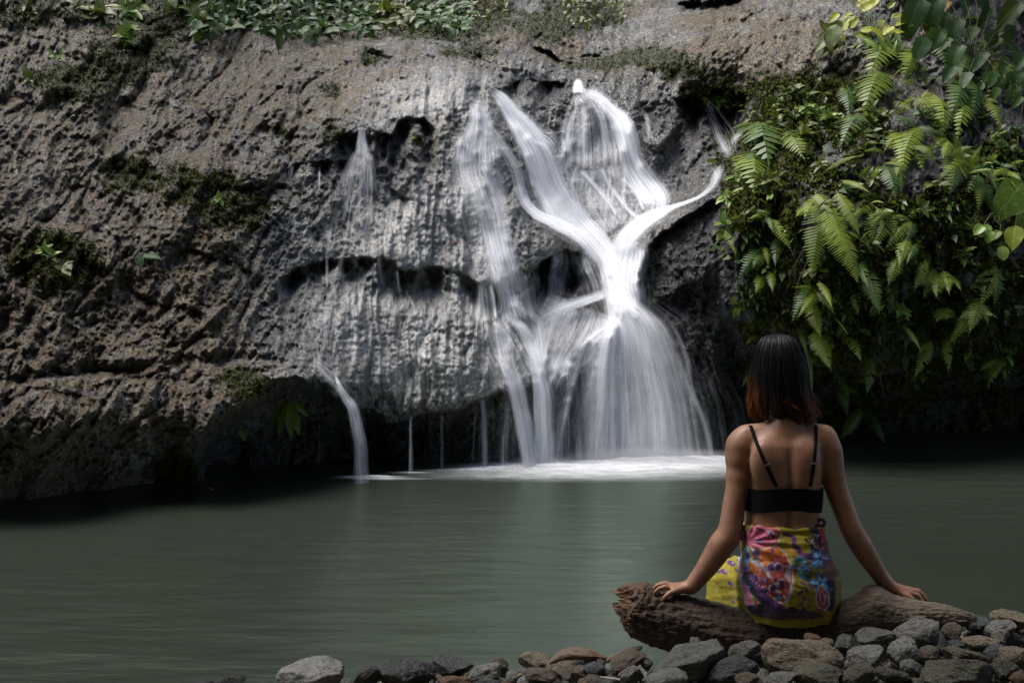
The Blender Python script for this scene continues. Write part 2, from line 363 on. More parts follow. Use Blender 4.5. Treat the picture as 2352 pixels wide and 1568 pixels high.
tag(rock, 'tall grey wet rock face that the waterfall runs down', None, None, 'structure')
# surface normals for placing plants
def cliff_normal(x, y):
    e = 8.0
    a = Vector(Pn(np.array(x+e), np.array(y), smoothD(x+e, y))) - Vector(Pn(np.array(x-e), np.array(y), smoothD(x-e, y)))
    b = Vector(Pn(np.array(x), np.array(y+e), smoothD(x, y+e))) - Vector(Pn(np.array(x), np.array(y-e), smoothD(x, y-e)))
    n = a.cross(b); n.normalize()
    return n if n.y < 0 else -n
def cliffP(x, y, off=0.0):
    D = float(cliffD(x, y)); p = P(x, y, D)
    return p + cliff_normal(x, y)*off
# ------------------------------------------------------------------ pool, bed and bank on the near side
SHORE = [(-600,3.35),(300,3.45),(700,3.62),(1000,3.66),(1400,3.66),(1800,3.7),(2352,4.0),(3000,4.4)]
def ground_z(X, D):
    """height of the near bank / pool bed at world x, distance D"""
    px = X/np.maximum(D, 0.3)*F + 1176.0
    ds = np.interp(px, [p[0] for p in SHORE], [p[1] for p in SHORE])
    crest = np.interp(px, [-600, 600, 1300, 1700, 2352, 3200], [0.02, 0.05, 0.12, 0.19, 0.26, 0.4])
    t = np.clip((ds-D)/0.62, -6, 1)
    z = np.where(t > 0, crest*sstep(0, 1, t), 0.26*t*1.0)
    z = np.where(t <= 0, -np.minimum(0.9, 0.22*np.abs(ds-D)**1.1), z) 
    return z + np.where(D < 2.2, (2.2-D)*0.06, 0)
nx, ny = 220, 240
gX = np.linspace(-9, 9, nx); gD = np.concatenate([np.linspace(-6, 2.2, 50), np.linspace(2.25, 6, 130), np.linspace(6.1, 16, 60)])
GX2, GD2 = np.meshgrid(gX, gD)
gz = ground_z(GX2, GD2)
PT = np.stack([GX2, GD2, gz], -1)
gz = gz + 0.035*fbm(PT*3.0, 3) + 0.02*fbm(PT*11, 2)
PT[..., 2] = gz - 0.03
t = NT('gravel_bed'); nB = t.noise(60, 4, .6); v = t.new('ShaderNodeTexVoronoi'); v.inputs['Scale'].default_value = 26; t.lk(t.pos(), v.inputs['Vector'])
col = t.mix(0.6, t.ramp(v.outputs['Color'], [(0.2, (0.06, 0.048, 0.03)), (0.55, (0.24, 0.17, 0.095)), (0.85, (0.42, 0.32, 0.2))]), t.ramp(nB, [(0.3, (0.02, 0.018, 0.014)), (0.8, (0.16, 0.13, 0.09))]))
t.set(Base_Color=col, Roughness=0.7, Normal=t.bump(v.outputs['Distance'], 0.8, 0.03)); M_BED = t.m
bed_me = np_mesh('ground', PT.reshape(-1, 3), grid_faces(len(gD), nx)); ground = link('ground', bed_me, None, M_BED)
tag(ground, 'gravel bank and pool bed under the stones', None, None, 'structure')

# water surface
wX = np.linspace(-8.5, 8.5, 240); wD = np.concatenate([np.linspace(1.5, 5, 110), np.linspace(5.05, 14.5, 130)])
WX, WD = np.meshgrid(wX, wD)
depth = -ground_z(WX, WD)
rip = 0.006*fbm(np.stack([WX*1.2, WD*3.2, WX*0], -1), 3) + 0.004*fbm(np.stack([WX*3, WD*9, WX*0+4], -1), 2)
WV = np.stack([WX, WD, rip], -1)
t = NT('pool_water')
dep = t.attr('depth').outputs['Fac']; turb = t.attr('turb').outputs['Fac']
rp1 = t.noise(1.0, 4, .55, t.mapped((1.5, 4.6, 1.0))); rp2 = t.noise(1.0, 3, .5, t.mapped((4.0, 13.0, 1.0)))
nrm = t.bump(rp1, 0.26, 0.06); nrm = t.bump(rp2, 0.22, 0.02, nrm)
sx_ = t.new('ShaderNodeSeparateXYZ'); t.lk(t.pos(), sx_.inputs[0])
murk_reflect = t.mix(t.ramp(t.math('ADD', t.math('MULTIPLY', sx_.outputs[0], .13), t.noise(.5, 2)), [(0.1, 0.0), (1.0, 1.0)]), (0.019, 0.022, 0.014), (0.010, 0.026, 0.008))  # greener to the right: the bank's reflection painted into the water colour
murk_reflect = t.mix(turb, murk_reflect, (0.20, 0.22, 0.215))
body = t.new('ShaderNodeBsdfDiffuse'); t.lk(murk_reflect, body.inputs['Color'])
trn = t.new('ShaderNodeBsdfTransparent'); trn.inputs['Color'].default_value = (0.80, 0.82, 0.70, 1)
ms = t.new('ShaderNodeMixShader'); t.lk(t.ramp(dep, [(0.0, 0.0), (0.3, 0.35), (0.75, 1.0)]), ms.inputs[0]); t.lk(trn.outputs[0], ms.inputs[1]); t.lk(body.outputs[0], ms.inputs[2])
gl = t.new('ShaderNodeBsdfGlossy'); gl.inputs['Color'].default_value = (0.28, 0.335, 0.262, 1); gl.inputs['Roughness'].default_value = 0.30; t.lk(nrm, gl.inputs['Normal'])
fr = t.new('ShaderNodeFresnel'); fr.inputs['IOR'].default_value = 1.24; t.lk(nrm, fr.inputs['Normal'])
m2 = t.new('ShaderNodeMixShader'); t.lk(fr.outputs[0], m2.inputs[0]); t.lk(ms.outputs[0], m2.inputs[1]); t.lk(gl.outputs[0], m2.inputs[2])
t.lk(m2.outputs[0], t.out.inputs[0]); M_WATER = t.m
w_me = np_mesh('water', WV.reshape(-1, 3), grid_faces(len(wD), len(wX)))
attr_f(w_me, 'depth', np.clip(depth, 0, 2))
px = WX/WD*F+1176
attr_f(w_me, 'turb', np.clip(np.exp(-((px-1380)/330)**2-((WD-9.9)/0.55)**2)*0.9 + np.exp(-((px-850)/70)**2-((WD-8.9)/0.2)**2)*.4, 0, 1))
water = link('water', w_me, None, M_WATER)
tag(water, 'still grey-green pool below the waterfall', None, None, 'structure')
# ------------------------------------------------------------------ falling water
def falls_mat():
    t = NT('falling_water')
    uv = t.attr('flow').outputs['Vector']; den = t.attr('dens').outputs['Fac']; edge = t.attr('edge').outputs['Fac']
    a = t.noise(1.0, 3, 0.6, t.mapped((34.0, 0.55, 1.0), vec=uv))
    b = t.noise(1.0, 3, 0.55, t.mapped((95.0, 1.3, 1.0), vec=uv))
    c = t.noise(1.0, 3, 0.6, t.mapped((8.0, 2.2, 1.0), vec=uv))
    s = t.math('ADD', t.math('MULTIPLY', a, 0.45), t.math('MULTIPLY', b, 0.40)); s = t.math('ADD', s, t.math('MULTIPLY', c, 0.40))
    s = t.math('SUBTRACT', s, 0.625)                      # about -0.3 .. 0.3
    k = t.math('ADD', t.math('MULTIPLY', s, 2.4), t.math('MULTIPLY', t.math('SUBTRACT', den, 0.42), 1.9))
    k = t.math('ADD', k, 0.40)
    rag = t.math('ADD', t.math('MULTIPLY', t.math('SUBTRACT', c, 0.5), 1.1), t.math('MULTIPLY', t.math('SUBTRACT', a, 0.5), 1.3))
    ee = t.math('ADD', edge, t.math('MULTIPLY', rag, t.math('SUBTRACT', 1.0, edge)), clamp=True)
    ee = t.math('MULTIPLY', ee, t.ramp(edge, [(0.0, 0.0), (0.3, 1.0)]))
    k = t.math('MULTIPLY', k, ee)
    al = t.ramp(k, [(0.0, 0.0), (0.3, 0.16), (0.65, 0.48), (1.0, 0.88)])
    # droplets scatter light from every side, so the shading normal leans towards the open sky
    ge = t.new('ShaderNodeNewGeometry'); nm = t.new('ShaderNodeVectorMath', operation='SCALE'); nm.inputs['Scale'].default_value = .45; t.lk(ge.outputs['Normal'], nm.inputs[0])
    na_ = t.new('ShaderNodeVectorMath', operation='ADD'); t.lk(nm.outputs[0], na_.inputs[0]); na_.inputs[1].default_value = (-.1, -.25, .75)
    nn_ = t.new('ShaderNodeVectorMath', operation='NORMALIZE'); t.lk(na_.outputs[0], nn_.inputs[0])
    df = t.new('ShaderNodeBsdfDiffuse'); df.inputs['Color'].default_value = (0.80, 0.82, 0.86, 1); t.lk(nn_.outputs[0], df.inputs['Normal'])
    tl = t.new('ShaderNodeBsdfTranslucent'); tl.inputs['Color'].default_value = (0.86, 0.88, 0.93, 1)
    m1 = t.new('ShaderNodeMixShader'); m1.inputs[0].default_value = 0.30; t.lk(df.outputs[0], m1.inputs[1]); t.lk(tl.outputs[0], m1.inputs[2])
    tr = t.new('ShaderNodeBsdfTransparent')
    m2 = t.new('ShaderNodeMixShader'); t.lk(al, m2.inputs[0]); t.lk(tr.outputs[0], m2.inputs[1]); t.lk(m1.outputs[0], m2.inputs[2])
    t.lk(m2.outputs[0], t.out.inputs[0]); return t.m
M_FALL = falls_mat()
c3 = lambda x, y: (980+x*.3516, 122.5+y*.3516)
c7 = lambda x, y: (612.5+x*.4687, 551+y*.4687)
c2 = lambda x, y: (612.5+x*.2734, 122.5+y*.2734)
SC = {c3: .3516, c7: .4687, c2: .2734, None: 1.0}
_seed = [0]
def catmull(pts, n):
    pts = np.array(pts, float); k = len(pts)
    ch = np.concatenate([[0], np.cumsum(np.hypot(*(pts[1:, :2]-pts[:-1, :2]).T))])
    s = np.linspace(0, ch[-1], n); out = np.empty((n, pts.shape[1]))
    m = np.gradient(pts, ch, axis=0) if k > 2 else np.repeat((pts[1:]-pts[:-1])/(ch[1]-ch[0]), 2, 0)
    for q, si in enumerate(s):
        i = min(max(np.searchsorted(ch, si)-1, 0), k-2); h = ch[i+1]-ch[i]; t = (si-ch[i])/h
        out[q] = (2*t**3-3*t**2+1)*pts[i]+(t**3-2*t**2+t)*h*m[i]+(-2*t**3+3*t**2)*pts[i+1]+(t**3-t**2)*h*m[i+1]
    return out, s
def dens_max(q): return max(v[3] for v in q)
def stream(parent, name, tr, pts, dens=0.6, off=0.03, layers=2, soft=0.45, d0=0.15, d1=0.1, pool=False, fine=1.0, wisp=1.0):
    """pts: (x, y, half width[, density]) along the flow, in picture coordinates of transform tr"""
    sc = SC[tr]; q = []
    for p in pts:
        x, y = tr(p[0], p[1]) if tr else (p[0], p[1])
        q.append((x, y, p[2]*sc*1.28+1.0, min(.70, (p[3] if len(p) > 3 else dens)*.84+.02)))
    L = sum(math.hypot(q[i+1][0]-q[i][0], q[i+1][1]-q[i][1]) for i in range(len(q)-1))
    n = max(10, int(L/5)); path, s = catmull(q, n)
    tang = np.gradient(path[:, :2], axis=0); tang /= np.linalg.norm(tang, axis=1)[:, None]+1e-9
    wmax = path[:, 2].max(); nc = int(np.clip(wmax*2/6, 5, 70))
    u = np.linspace(-1, 1, nc)
    V, Fc, UV, DN, ED = [], [], [], [], []
    halo = 1 if dens_max(q) > .4 and wmax > 8 else 0
    for ly in range(layers+halo):
        hl = ly == layers; wf = 1.75 if hl else 1.0
        _seed[0] += 1; base = sum(len(v) for v in V)
        # width is measured across the flow for slanting runs, horizontally for drops
        nxv = tang[:, 1]; nyv = -tang[:, 0]
        wa = .34*min(1, 16/wmax)
        wl2 = 1+wa*perlin(np.stack([s/48, s*0+_seed[0]*1.7, s*0], -1)); wr2 = 1+wa*perlin(np.stack([s/48, s*0+_seed[0]*1.7+50.3, s*0], -1))
        uw = np.where(u[None] < 0, u[None]*wl2[:, None], u[None]*wr2[:, None])
        X = path[:, 0, None] + uw*wf*path[:, 2, None]*nxv[:, None]
        Y = path[:, 1, None] + uw*wf*path[:, 2, None]*nyv[:, None]
        D = smoothD(X, Y)
        D = np.minimum.accumulate(np.minimum(D, cliffD(X, Y)+0.02), axis=0) - off*(.35 if hl else 1+0.9*ly)
        # relax sideways so the sheet has no creases
        for _ in range(4):
            Dp = np.pad(D, ((1, 1), (1, 1)), mode='edge')
            D = np.minimum(D, (Dp[1:-1, :-2]+Dp[1:-1, 2:]+Dp[:-2, 1:-1]+Dp[2:, 1:-1]+2*D)/6)
        D = D - off*0.5*(1-u[None]**2)
        if pool:
            yw = 784+(H+.03)*F/D[-1]; Y = Y+(yw-Y[-1])[None]*sstep(.72, 1, s/s[-1])[:, None]
        V.append(Pn(X, Y, D).reshape(-1, 3)); Fc.append(grid_faces(n, nc)+base)
        sm = s/F*10.0
        uu = (u[None]*(path[:, 2]*0+wmax)[:, None]/F*10.0)*fine
        UV.append(np.stack([uu+_seed[0]*3.71, np.repeat(sm[:, None], nc, 1)+_seed[0]*7.3, uu*0], -1).reshape(-1, 3))
        DN.append(np.repeat(path[:, 3, None], nc, 1).reshape(-1)*(.42 if hl else 1 if ly == 0 else 0.8))
        e = sstep(0, 1, np.clip((1-np.abs(u))/(1.0 if hl else max(soft, .62)), 0, 1))
        sf = s/s[-1]; ez = np.clip(sf/0.10+d0, 0, 1)*np.clip((1-sf)/0.14+(1 if pool else d1), 0, 1)
        ED.append((e[None]*ez[:, None]).reshape(-1))
    # wisps: narrow threads that wander along and beside the sheet
    base = sum(len(v) for v in V); D0 = D; nc5 = 5; u5 = np.linspace(-1, 1, nc5)
    for q_ in range(int(wisp*np.clip(wmax/5, 0, 14))):
        i0 = int(rng.integers(0, max(1, int(n*.55)))); i1 = n if (pool and rng.random() < .6) else min(n, i0+max(8, int(n*rng.uniform(.3, .7))))
        if i1-i0 < 6: continue
        w = path[i0:i1]; m_ = i1-i0; sl = np.linspace(0, 1, m_); u0 = rng.uniform(-1.02, 1.02)
        uu0 = u0+rng.normal(0, .10)*sl+.05*np.sin(sl*rng.uniform(3, 9)+rng.uniform(0, 6)); hw = rng.uniform(1.6, 4.0)+.12*w[:, 2]*rng.random()
        xx = w[:, 0]+uu0*w[:, 2]*nxv[i0:i1]; yy = w[:, 1]+uu0*w[:, 2]*nyv[i0:i1]
        X_ = xx[:, None]+u5[None]*hw[:, None]*nxv[i0:i1, None]; Y_ = yy[:, None]+u5[None]*hw[:, None]*nyv[i0:i1, None]
        D_ = np.minimum.accumulate(np.minimum(smoothD(X_, Y_), cliffD(X_, Y_)+.02), axis=0)
        jc = np.clip((uu0+1)/2*(nc-1), 0, nc-1).astype(int); D_ = np.minimum(D_, D0[np.arange(i0, i1), jc][:, None])-off*rng.uniform(.3, 1.2)
        if pool and i1 == n: yw = 784+(H+.03)*F/D_[-1]; Y_ = Y_+(yw-Y_[-1])[None]*sstep(.72, 1, sl)[:, None]
        V.append(Pn(X_, Y_, D_).reshape(-1, 3)); Fc.append(grid_faces(m_, nc5)+base); base += m_*nc5
        UV.append(np.stack([np.repeat(u5[None]*.01, m_, 0)+q_*1.37, np.repeat(sl[:, None]*m_*.02, nc5, 1)+q_*2.1, np.zeros((m_, nc5))], -1).reshape(-1, 3))
        DN.append(np.full(m_*nc5, np.clip(w[:, 3].mean()*rng.uniform(.35, .75), .12, .7)))
        tl_ = np.clip(sl/.25, 0, 1)*(1 if (pool and i1 == n) else np.clip((1-sl)/.35, 0, 1)); ED.append((sstep(0, 1, 1-np.abs(u5))[None]*tl_[:, None]).reshape(-1))
    me = np_mesh(name, np.concatenate(V), np.concatenate(Fc)); attr_v(me, 'flow', np.concatenate(UV))
    attr_f(me, 'dens', np.concatenate(DN)); attr_f(me, 'edge', np.concatenate(ED))
    o = link(name, me, parent, M_FALL)
    return o
def fall_thing(name, x, y, label, group=None):
    return empty(name, P(x, y, float(smoothD(x, y))), label, 'waterfall', group)

mf = fall_thing('waterfall', 1440, 740, 'broad main waterfall that joins two arms and fans out into the pool')
stream(mf, 'left_arm', c3, [(360,190,14,.1),(425,240,20,.35),(480,290,38,.7),(560,400,56,.85),(650,520,82,.8),(720,640,95,.85),(765,760,100,.9),(820,900,108,.9),(900,1030,108,.9),(1000,1130,95,.8),(1100,1235,88,.8),(1180,1350,78,.8),(1220,1480,78,.8),(1245,1600,80,.8),(1262,1700,90,.8)], layers=2, soft=.5)
stream(mf, 'left_arm_spray', c3, [(600,420,40,.3),(700,520,60,.45),(800,580,60,.45),(850,680,50,.4),(870,780,60,.35)], layers=1)
stream(mf, 'upper_spout', c3, [(992,165,10,.3),(990,185,20,.7),(988,215,26,.8),(992,262,40,.6)], layers=2)
stream(mf, 'dome_veil', c3, [(1000,250,55,.5),(1060,320,120,.45),(1100,420,180,.46),(1120,540,220,.52),(1130,640,240,.54),(1130,760,250,.42)], layers=2, soft=.25)
stream(mf, 'dome_right_run', c3, [(1010,255,24,.6),(1110,285,30,.6),(1200,370,40,.7),(1275,460,62,.8),(1312,580,66,.8),(1338,700,66,.75),(1385,800,78,.8),(1450,890,88,.85),(1500,970,85,.9),(1480,1060,70,.9)], layers=2, soft=.55)
stream(mf, 'dome_left_run', c3, [(985,260,18,.4),(930,420,26,.35),(908,540,26,.7),(915,660,36,.65),(900,770,50,.5),(930,860,70,.4)], layers=1)
stream(mf, 'apron_veil', c3, [(1140,735,240,.48),(1150,820,250,.46),(1140,920,240,.42),(1185,1040,205,.40),(1235,1160,120,.5)], layers=2, soft=.25)
for k, pp in enumerate([[(1130,730),(1160,800),(1220,900),(1300,1000),(1390,1090)], [(1000,760),(1090,850),(1180,960),(1260,1080)], [(1270,810),(1330,870),(1390,960),(1420,1030)], [(980,730),(950,850),(970,960)]]):
    stream(mf, 'apron_thread', c3, [(a, b, 14, .75) for a, b in pp], layers=1, soft=.9)
stream(mf, 'right_arm', c3, [(1950,700,12,.1),(1905,780,24,.5),(1868,860,22,.5),(1800,925,10,.65),(1700,972,10,.7),(1610,1003,15,.75),(1530,1040,34,.8),(1440,1090,52,.8),(1350,1160,62,.8),(1280,1250,64,.6),(1250,1360,60,.5),(1240,1480,60,.4)], layers=2, soft=.5)
stream(mf, 'right_veil', c3, [(1800,300,30,.18),(1880,430,52,.28),(1945,560,70,.35),(1985,680,40,.45)], layers=1)
stream(mf, 'right_spout', c3, [(2060,520,10,.4),(2025,545,14,.5),(1995,600,18,.3)], layers=1)
stream(mf, 'right_trickle', c3, [(1430,390,10,.4),(1455,520,10,.45),(1470,610,14,.3)], layers=1)
stream(mf, 'side_curtain', c3, [(1350,1230,80,.8),(1345,1300,96,.75),(1325,1400,100,.7),(1315,1500,95,.7),(1335,1600,90,.7),(1350,1700,80,.6)], layers=2, soft=.3)
stream(mf, 'cave_curtain', c3, [(868,1285,48,.35),(865,1400,50,.5),(850,1520,50,.5),(846,1610,46,.35)], layers=1)
stream(mf, 'cave_veil', c3, [(985,1300,70,.45),(1040,1400,95,.42),(1085,1500,95,.42),(1110,1620,90,.35)], layers=1)
stream(mf, 'shelf_run', c7, [(1670,262,20,.6),(1590,288,20,.7),(1490,322,26,.65),(1390,365,30,.5),(1340,395,30,.4)], layers=2)
stream(mf, 'shelf_sheet', c7, [(1550,320,200,.52),(1500,440,210,.50),(1440,560,165,.52),(1400,660,95,.62),(1385,740,60,.72)], layers=2, soft=.3)
stream(mf, 'rim_run', c7, [(1690,420,14,.5),(1600,468,16,.75),(1510,560,18,.8),(1445,650,22,.8),(1405,720,28,.8)], layers=1, soft=.8)
stream(mf, 'lower_fan', c7, [(1700,215,58,.95),(1722,300,66,.95),(1755,365,105,.9),(1775,440,165,.85),(1785,580,225,.78),(1800,760,262,.72),(1815,930,290,.72),(1825,1050,300,.8)], pool=True, layers=2, soft=.30, fine=.8)
stream(mf, 'lower_fan_core', c7, [(1740,350,60,.9),(1760,440,110,.8),(1770,600,165,.62),(1790,800,200,.55),(1800,1050,220,.62)], pool=True, layers=2, soft=.5, off=.06, fine=.8)
mf2 = fall_thing('waterfall', 1180, 700, 'narrower cascade left of the main fall, dropping over two rock lips')
stream(mf2, 'upper_run', c3, [(300,275,36,.15),(318,320,42,.5),(335,370,52,.62),(348,450,78,.60),(345,540,120,.56),(335,660,156,.50),(345,800,146,.45),(390,940,124,.45),(430,1080,104,.52),(462,1250,100,.56),(505,1420,100,.58),(545,1600,104,.56)], layers=2, soft=.35)
stream(mf2, 'wide_film', c3, [(270,400,60,.2),(260,600,150,.27),(330,900,200,.3),(420,1250,190,.3),(470,1560,170,.27)], layers=1, soft=.3)
stream(mf2, 'left_strand', c3, [(232,555,30,.5),(240,660,44,.48),(262,800,40,.3),(290,930,40,.25)], layers=1)
stream(mf2, 'right_strand', c3, [(380,440,30,.3),(490,600,34,.42),(570,740,34,.45),(610,860,32,.6),(640,970,30,.7),(720,1050,30,.85),(830,1105,32,.85),(940,1160,36,.85),(1040,1220,40,.8)], layers=2, soft=.6)
stream(mf2, 'middle_curtain', c7, [(1055,210,36,.3),(1062,300,46,.45),(1075,410,56,.35)], layers=1, d0=0, soft=.3)
stream(mf2, 'middle_curtain', c7, [(1168,180,36,.5),(1185,290,44,.6),(1215,400,62,.5)], layers=2, d0=0, soft=.3)
stream(mf2, 'middle_curtain', c7, [(1258,170,38,.3),(1272,290,42,.5),(1292,410,46,.4)], layers=1, d0=0, soft=.3)
stream(mf2, 'thread', c7, [(1095,215,8,.9),(1110,290,9,.9),(1125,390,10,.8)], layers=1, soft=.9)
stream(mf2, 'lower_run', c7, [(1140,380,36,.5),(1160,500,42,.52),(1182,620,40,.55),(1225,735,38,.68),(1252,860,38,.72),(1280,980,36,.72),(1298,1065,36,.7)], pool=True, layers=2, soft=.6)
stream(mf2, 'lower_run', c7, [(1185,382,18,.6),(1245,425,24,.65),(1298,530,28,.65),(1330,640,30,.7),(1350,740,40,.85),(1358,900,44,.9),(1360,1060,50,.95)], pool=True, layers=2, soft=.6)
stream(mf2, 'lower_run', c7, [(1315,385,28,.6),(1335,500,28,.65),(1346,620,30,.7),(1355,730,36,.75)], layers=1, soft=.6)
stream(mf2, 'apron_film', c7, [(1150,380,110,.2),(1190,520,150,.2),(1240,660,140,.18),(1260,740,120,.15)], layers=1, soft=.3)
stream(mf2, 'thread', c7, [(1062,770,13,.8),(1066,900,15,.75),(1070,1090,18,.8)], pool=True, layers=1, soft=.8)
stream(mf2, 'thread', c7, [(1028,790,9,.4),(1018,930,10,.35),(1008,1075,12,.35)], pool=True, layers=1, soft=.8)
stream(mf2, 'thread', c7, [(1100,755,9,.35),(1110,900,10,.3),(1118,1075,12,.3)], pool=True, layers=1, soft=.8)
stream(mf2, 'spill', c7, [(1440,760,40,.3),(1440,900,50,.3),(1440,1050,60,.3)], pool=True, layers=1)
stream(mf2, 'bridge_veil', c7, [(1130,370,130,.36),(1210,480,190,.40),(1270,600,190,.40),(1310,720,150,.42)], layers=1, soft=.4)
stream(mf2, 'foot_curtain', c7, [(1310,740,150,.36),(1310,860,165,.40),(1310,1060,180,.44)], pool=True, layers=1, soft=.4)
stream(mf, 'left_skirt', c7, [(1500,560,60,.3),(1500,700,90,.42),(1500,880,110,.42),(1500,1050,125,.48)], pool=True, layers=1, soft=.5)
mf3 = fall_thing('waterfall', 800, 940, 'small spout beside the dark boulder at the left end of the fall')
stream(mf3, 'run', c7, [(210,600,10,.2),(265,625,30,.35),(320,680,36,.35),(370,760,36,.4)], layers=1)
stream(mf3, 'spout', c7, [(330,640,5,.7),(352,700,7,.7),(388,775,17,.45),(415,810,22,.55),(438,900,24,.55),(458,1000,27,.5),(470,1140,32,.5)], pool=True, layers=2, soft=.6)
stream(mf3, 'side_mist', c7, [(440,820,20,.3),(475,920,28,.25),(500,1040,34,.22),(510,1120,36,.2)], pool=True, layers=1, soft=.9)
stream(mf3, 'slab_film', c7, [(330,200,70,.24),(310,330,110,.27),(290,470,120,.25),(290,620,90,.22)], layers=1)
stream(mf3, 'slab_film', c7, [(640,250,70,.22),(700,420,110,.25),(720,620,120,.24),(740,800,110,.2)], layers=1)
mf4 = fall_thing('waterfall', 830, 330, 'short bright spout from the upper left rock lip under the grey dome')
stream(mf4, 'spout', c2, [(800,618,26,.4),(797,740,36,.6),(802,860,60,.4)], layers=2)
stream(mf4, 'veil', c2, [(800,800,44,.42),(780,900,84,.40),(765,1010,112,.36),(752,1140,130,.28),(735,1280,140,.22)], layers=2, soft=.6, d1=0)
stream(mf4, 'side_veil', c2, [(840,830,20,.4),(880,920,40,.4),(890,1030,60,.35),(900,1180,70,.3)], layers=1)
stream(mf4, 'film', c2, [(750,1140,170,.26),(720,1300,200,.28),(690,1500,210,.27),(660,1700,210,.24)], layers=1, soft=.3)
TRK = [(c2,[(446,936,7,.7),(442,1050,7,.65),(438,1160,12,.5)],'thin water thread under the small upper lip, beside the short spout'),
       (c2,[(215,935,12,.45),(196,1040,13,.4),(190,1180,24,.25)],'faint water thread at the left end of the upper lip'),
       (c7,[(295,60,8,.4),(296,130,8,.45),(300,240,12,.3)],'leftmost faint thread over the middle ledge'),
       (c7,[(370,50,10,.45),(362,130,16,.4),(330,230,50,.22)],'frayed thread over the middle ledge, second from left'),
       (c7,[(548,80,8,.5),(555,150,10,.4),(570,240,20,.2)],'short thread over the dark middle ledge left of the centre bulge'),
       (c7,[(632,145,8,.6),(638,200,9,.5),(645,270,20,.25)],'short bright thread at the corner of the middle ledge'),
       (c7,[(705,850,6,.7),(706,960,6,.65),(706,1110,9,.6)],'thin water thread falling from the lower lip to the pool, left one of two'),
       (c7,[(859,835,5,.6),(860,960,6,.55),(862,1095,8,.5)],'thin water thread falling from the lower lip to the pool, right one of two'),
       (c7,[(936,180,6,.35),(938,240,7,.35),(940,300,9,.3)],'faint thread below the notched middle ledge, beside the left cascade')]
for tr, pp, lab in TRK:
    x, y = tr(pp[0][0], pp[0][1]); tk = empty('water_trickle', P(x, y, float(smoothD(x, y))), lab, 'trickle', 'thin trickles on the rock wall')
    stream(tk, 'thread', tr, pp, layers=1, soft=.9, pool=pp[-1][1] > 1090)
tk = empty('water_trickle', P(1470, 78, float(smoothD(1470, 78))), 'small white riffle between boulders at the very top of the fall', 'trickle')
stream(tk, 'riffle', None, [(1500,66,5,.2),(1470,78,8,.28),(1440,84,5,.2)], layers=1)
stream(tk, 'riffle', None, [(1400,92,3,.2),(1370,100,6,.28),(1350,110,4,.2)], layers=1)

# foam and spray where the water lands
def foam_mat():
    t = NT('foam'); d = t.attr('dens').outputs['Fac']
    n = t.noise(1.0, 4, .6, t.mapped((4.0, 9.0, 9.0))); k = t.math('MULTIPLY', d, t.math('ADD', t.math('MULTIPLY', n, 2.2), -0.15))
    al = t.ramp(k, [(0.0, 0.0), (1.0, 0.95)])
    df = t.new('ShaderNodeBsdfDiffuse'); df.inputs['Color'].default_value = (0.88, 0.9, 0.93, 1)
    tr = t.new('ShaderNodeBsdfTransparent'); m2 = t.new('ShaderNodeMixShader')
    t.lk(al, m2.inputs[0]); t.lk(tr.outputs[0], m2.inputs[1]); t.lk(df.outputs[0], m2.inputs[2]); t.lk(m2.outputs[0], t.out.inputs[0]); return t.m
M_FOAM = foam_mat()
V, Fc, DN = [], [], []; base = 0
def mound(px, D, rx, ry, h, dens, z0=0.008, n=28):
    global base
    u = np.linspace(-1, 1, n); U, W = np.meshgrid(u, u); r2 = U*U+W*W
    X = (px-1176)/F*D + U*rx; Yd = D + W*ry
    bl = np.exp(-r2*3.0); Z = z0 + h*bl*(1+0.5*fbm(np.stack([X*5, Yd*5, X*0+px], -1), 2))
    V.append(np.stack([X, Yd, Z], -1).reshape(-1, 3)); Fc.append(grid_faces(n, n)+base); base += n*n
    DN.append((dens*np.clip(np.exp(-r2*2.6)-0.074, 0, 1)).reshape(-1))
for (px, D, rx, ry, h, d) in [(1380,9.1,2.0,.7,.004,.30),(1300,8.9,1.6,.5,.004,.22),(1400,9.62,1.9,.55,.02,.7),(1480,9.75,1.5,.5,.03,.9),(1240,9.55,.9,.42,.03,1.2),(1250,9.65,.45,.25,.05,1.2),(1400,9.75,1.1,.4,.03,1.0),(1490,9.85,1.0,.42,.05,1.2),(1570,9.95,.9,.38,.05,1.1),(1650,10.1,.7,.3,.03,.9),(1130,9.35,.5,.22,.02,.6),(1080,9.2,.55,.16,.02,.4),(1400,9.3,1.7,.4,.01,.4),(850,8.75,.40,.12,.02,1.0),(880,8.65,.5,.10,.01,.4),(950,9.05,.3,.08,.01,.35)]:
    for q in range(1): mound(px+q*9, D-q*.05, rx, ry, h*(1-.45*q), d, 0.008+.004*q)
foam_me = np_mesh('foam', np.concatenate(V), np.concatenate(Fc)); attr_f(foam_me, 'dens', np.concatenate(DN))
foam = link('foam', foam_me, None, M_FOAM); tag(foam, 'bright white foam where the waterfall meets the pool', 'foam', None, 'stuff')

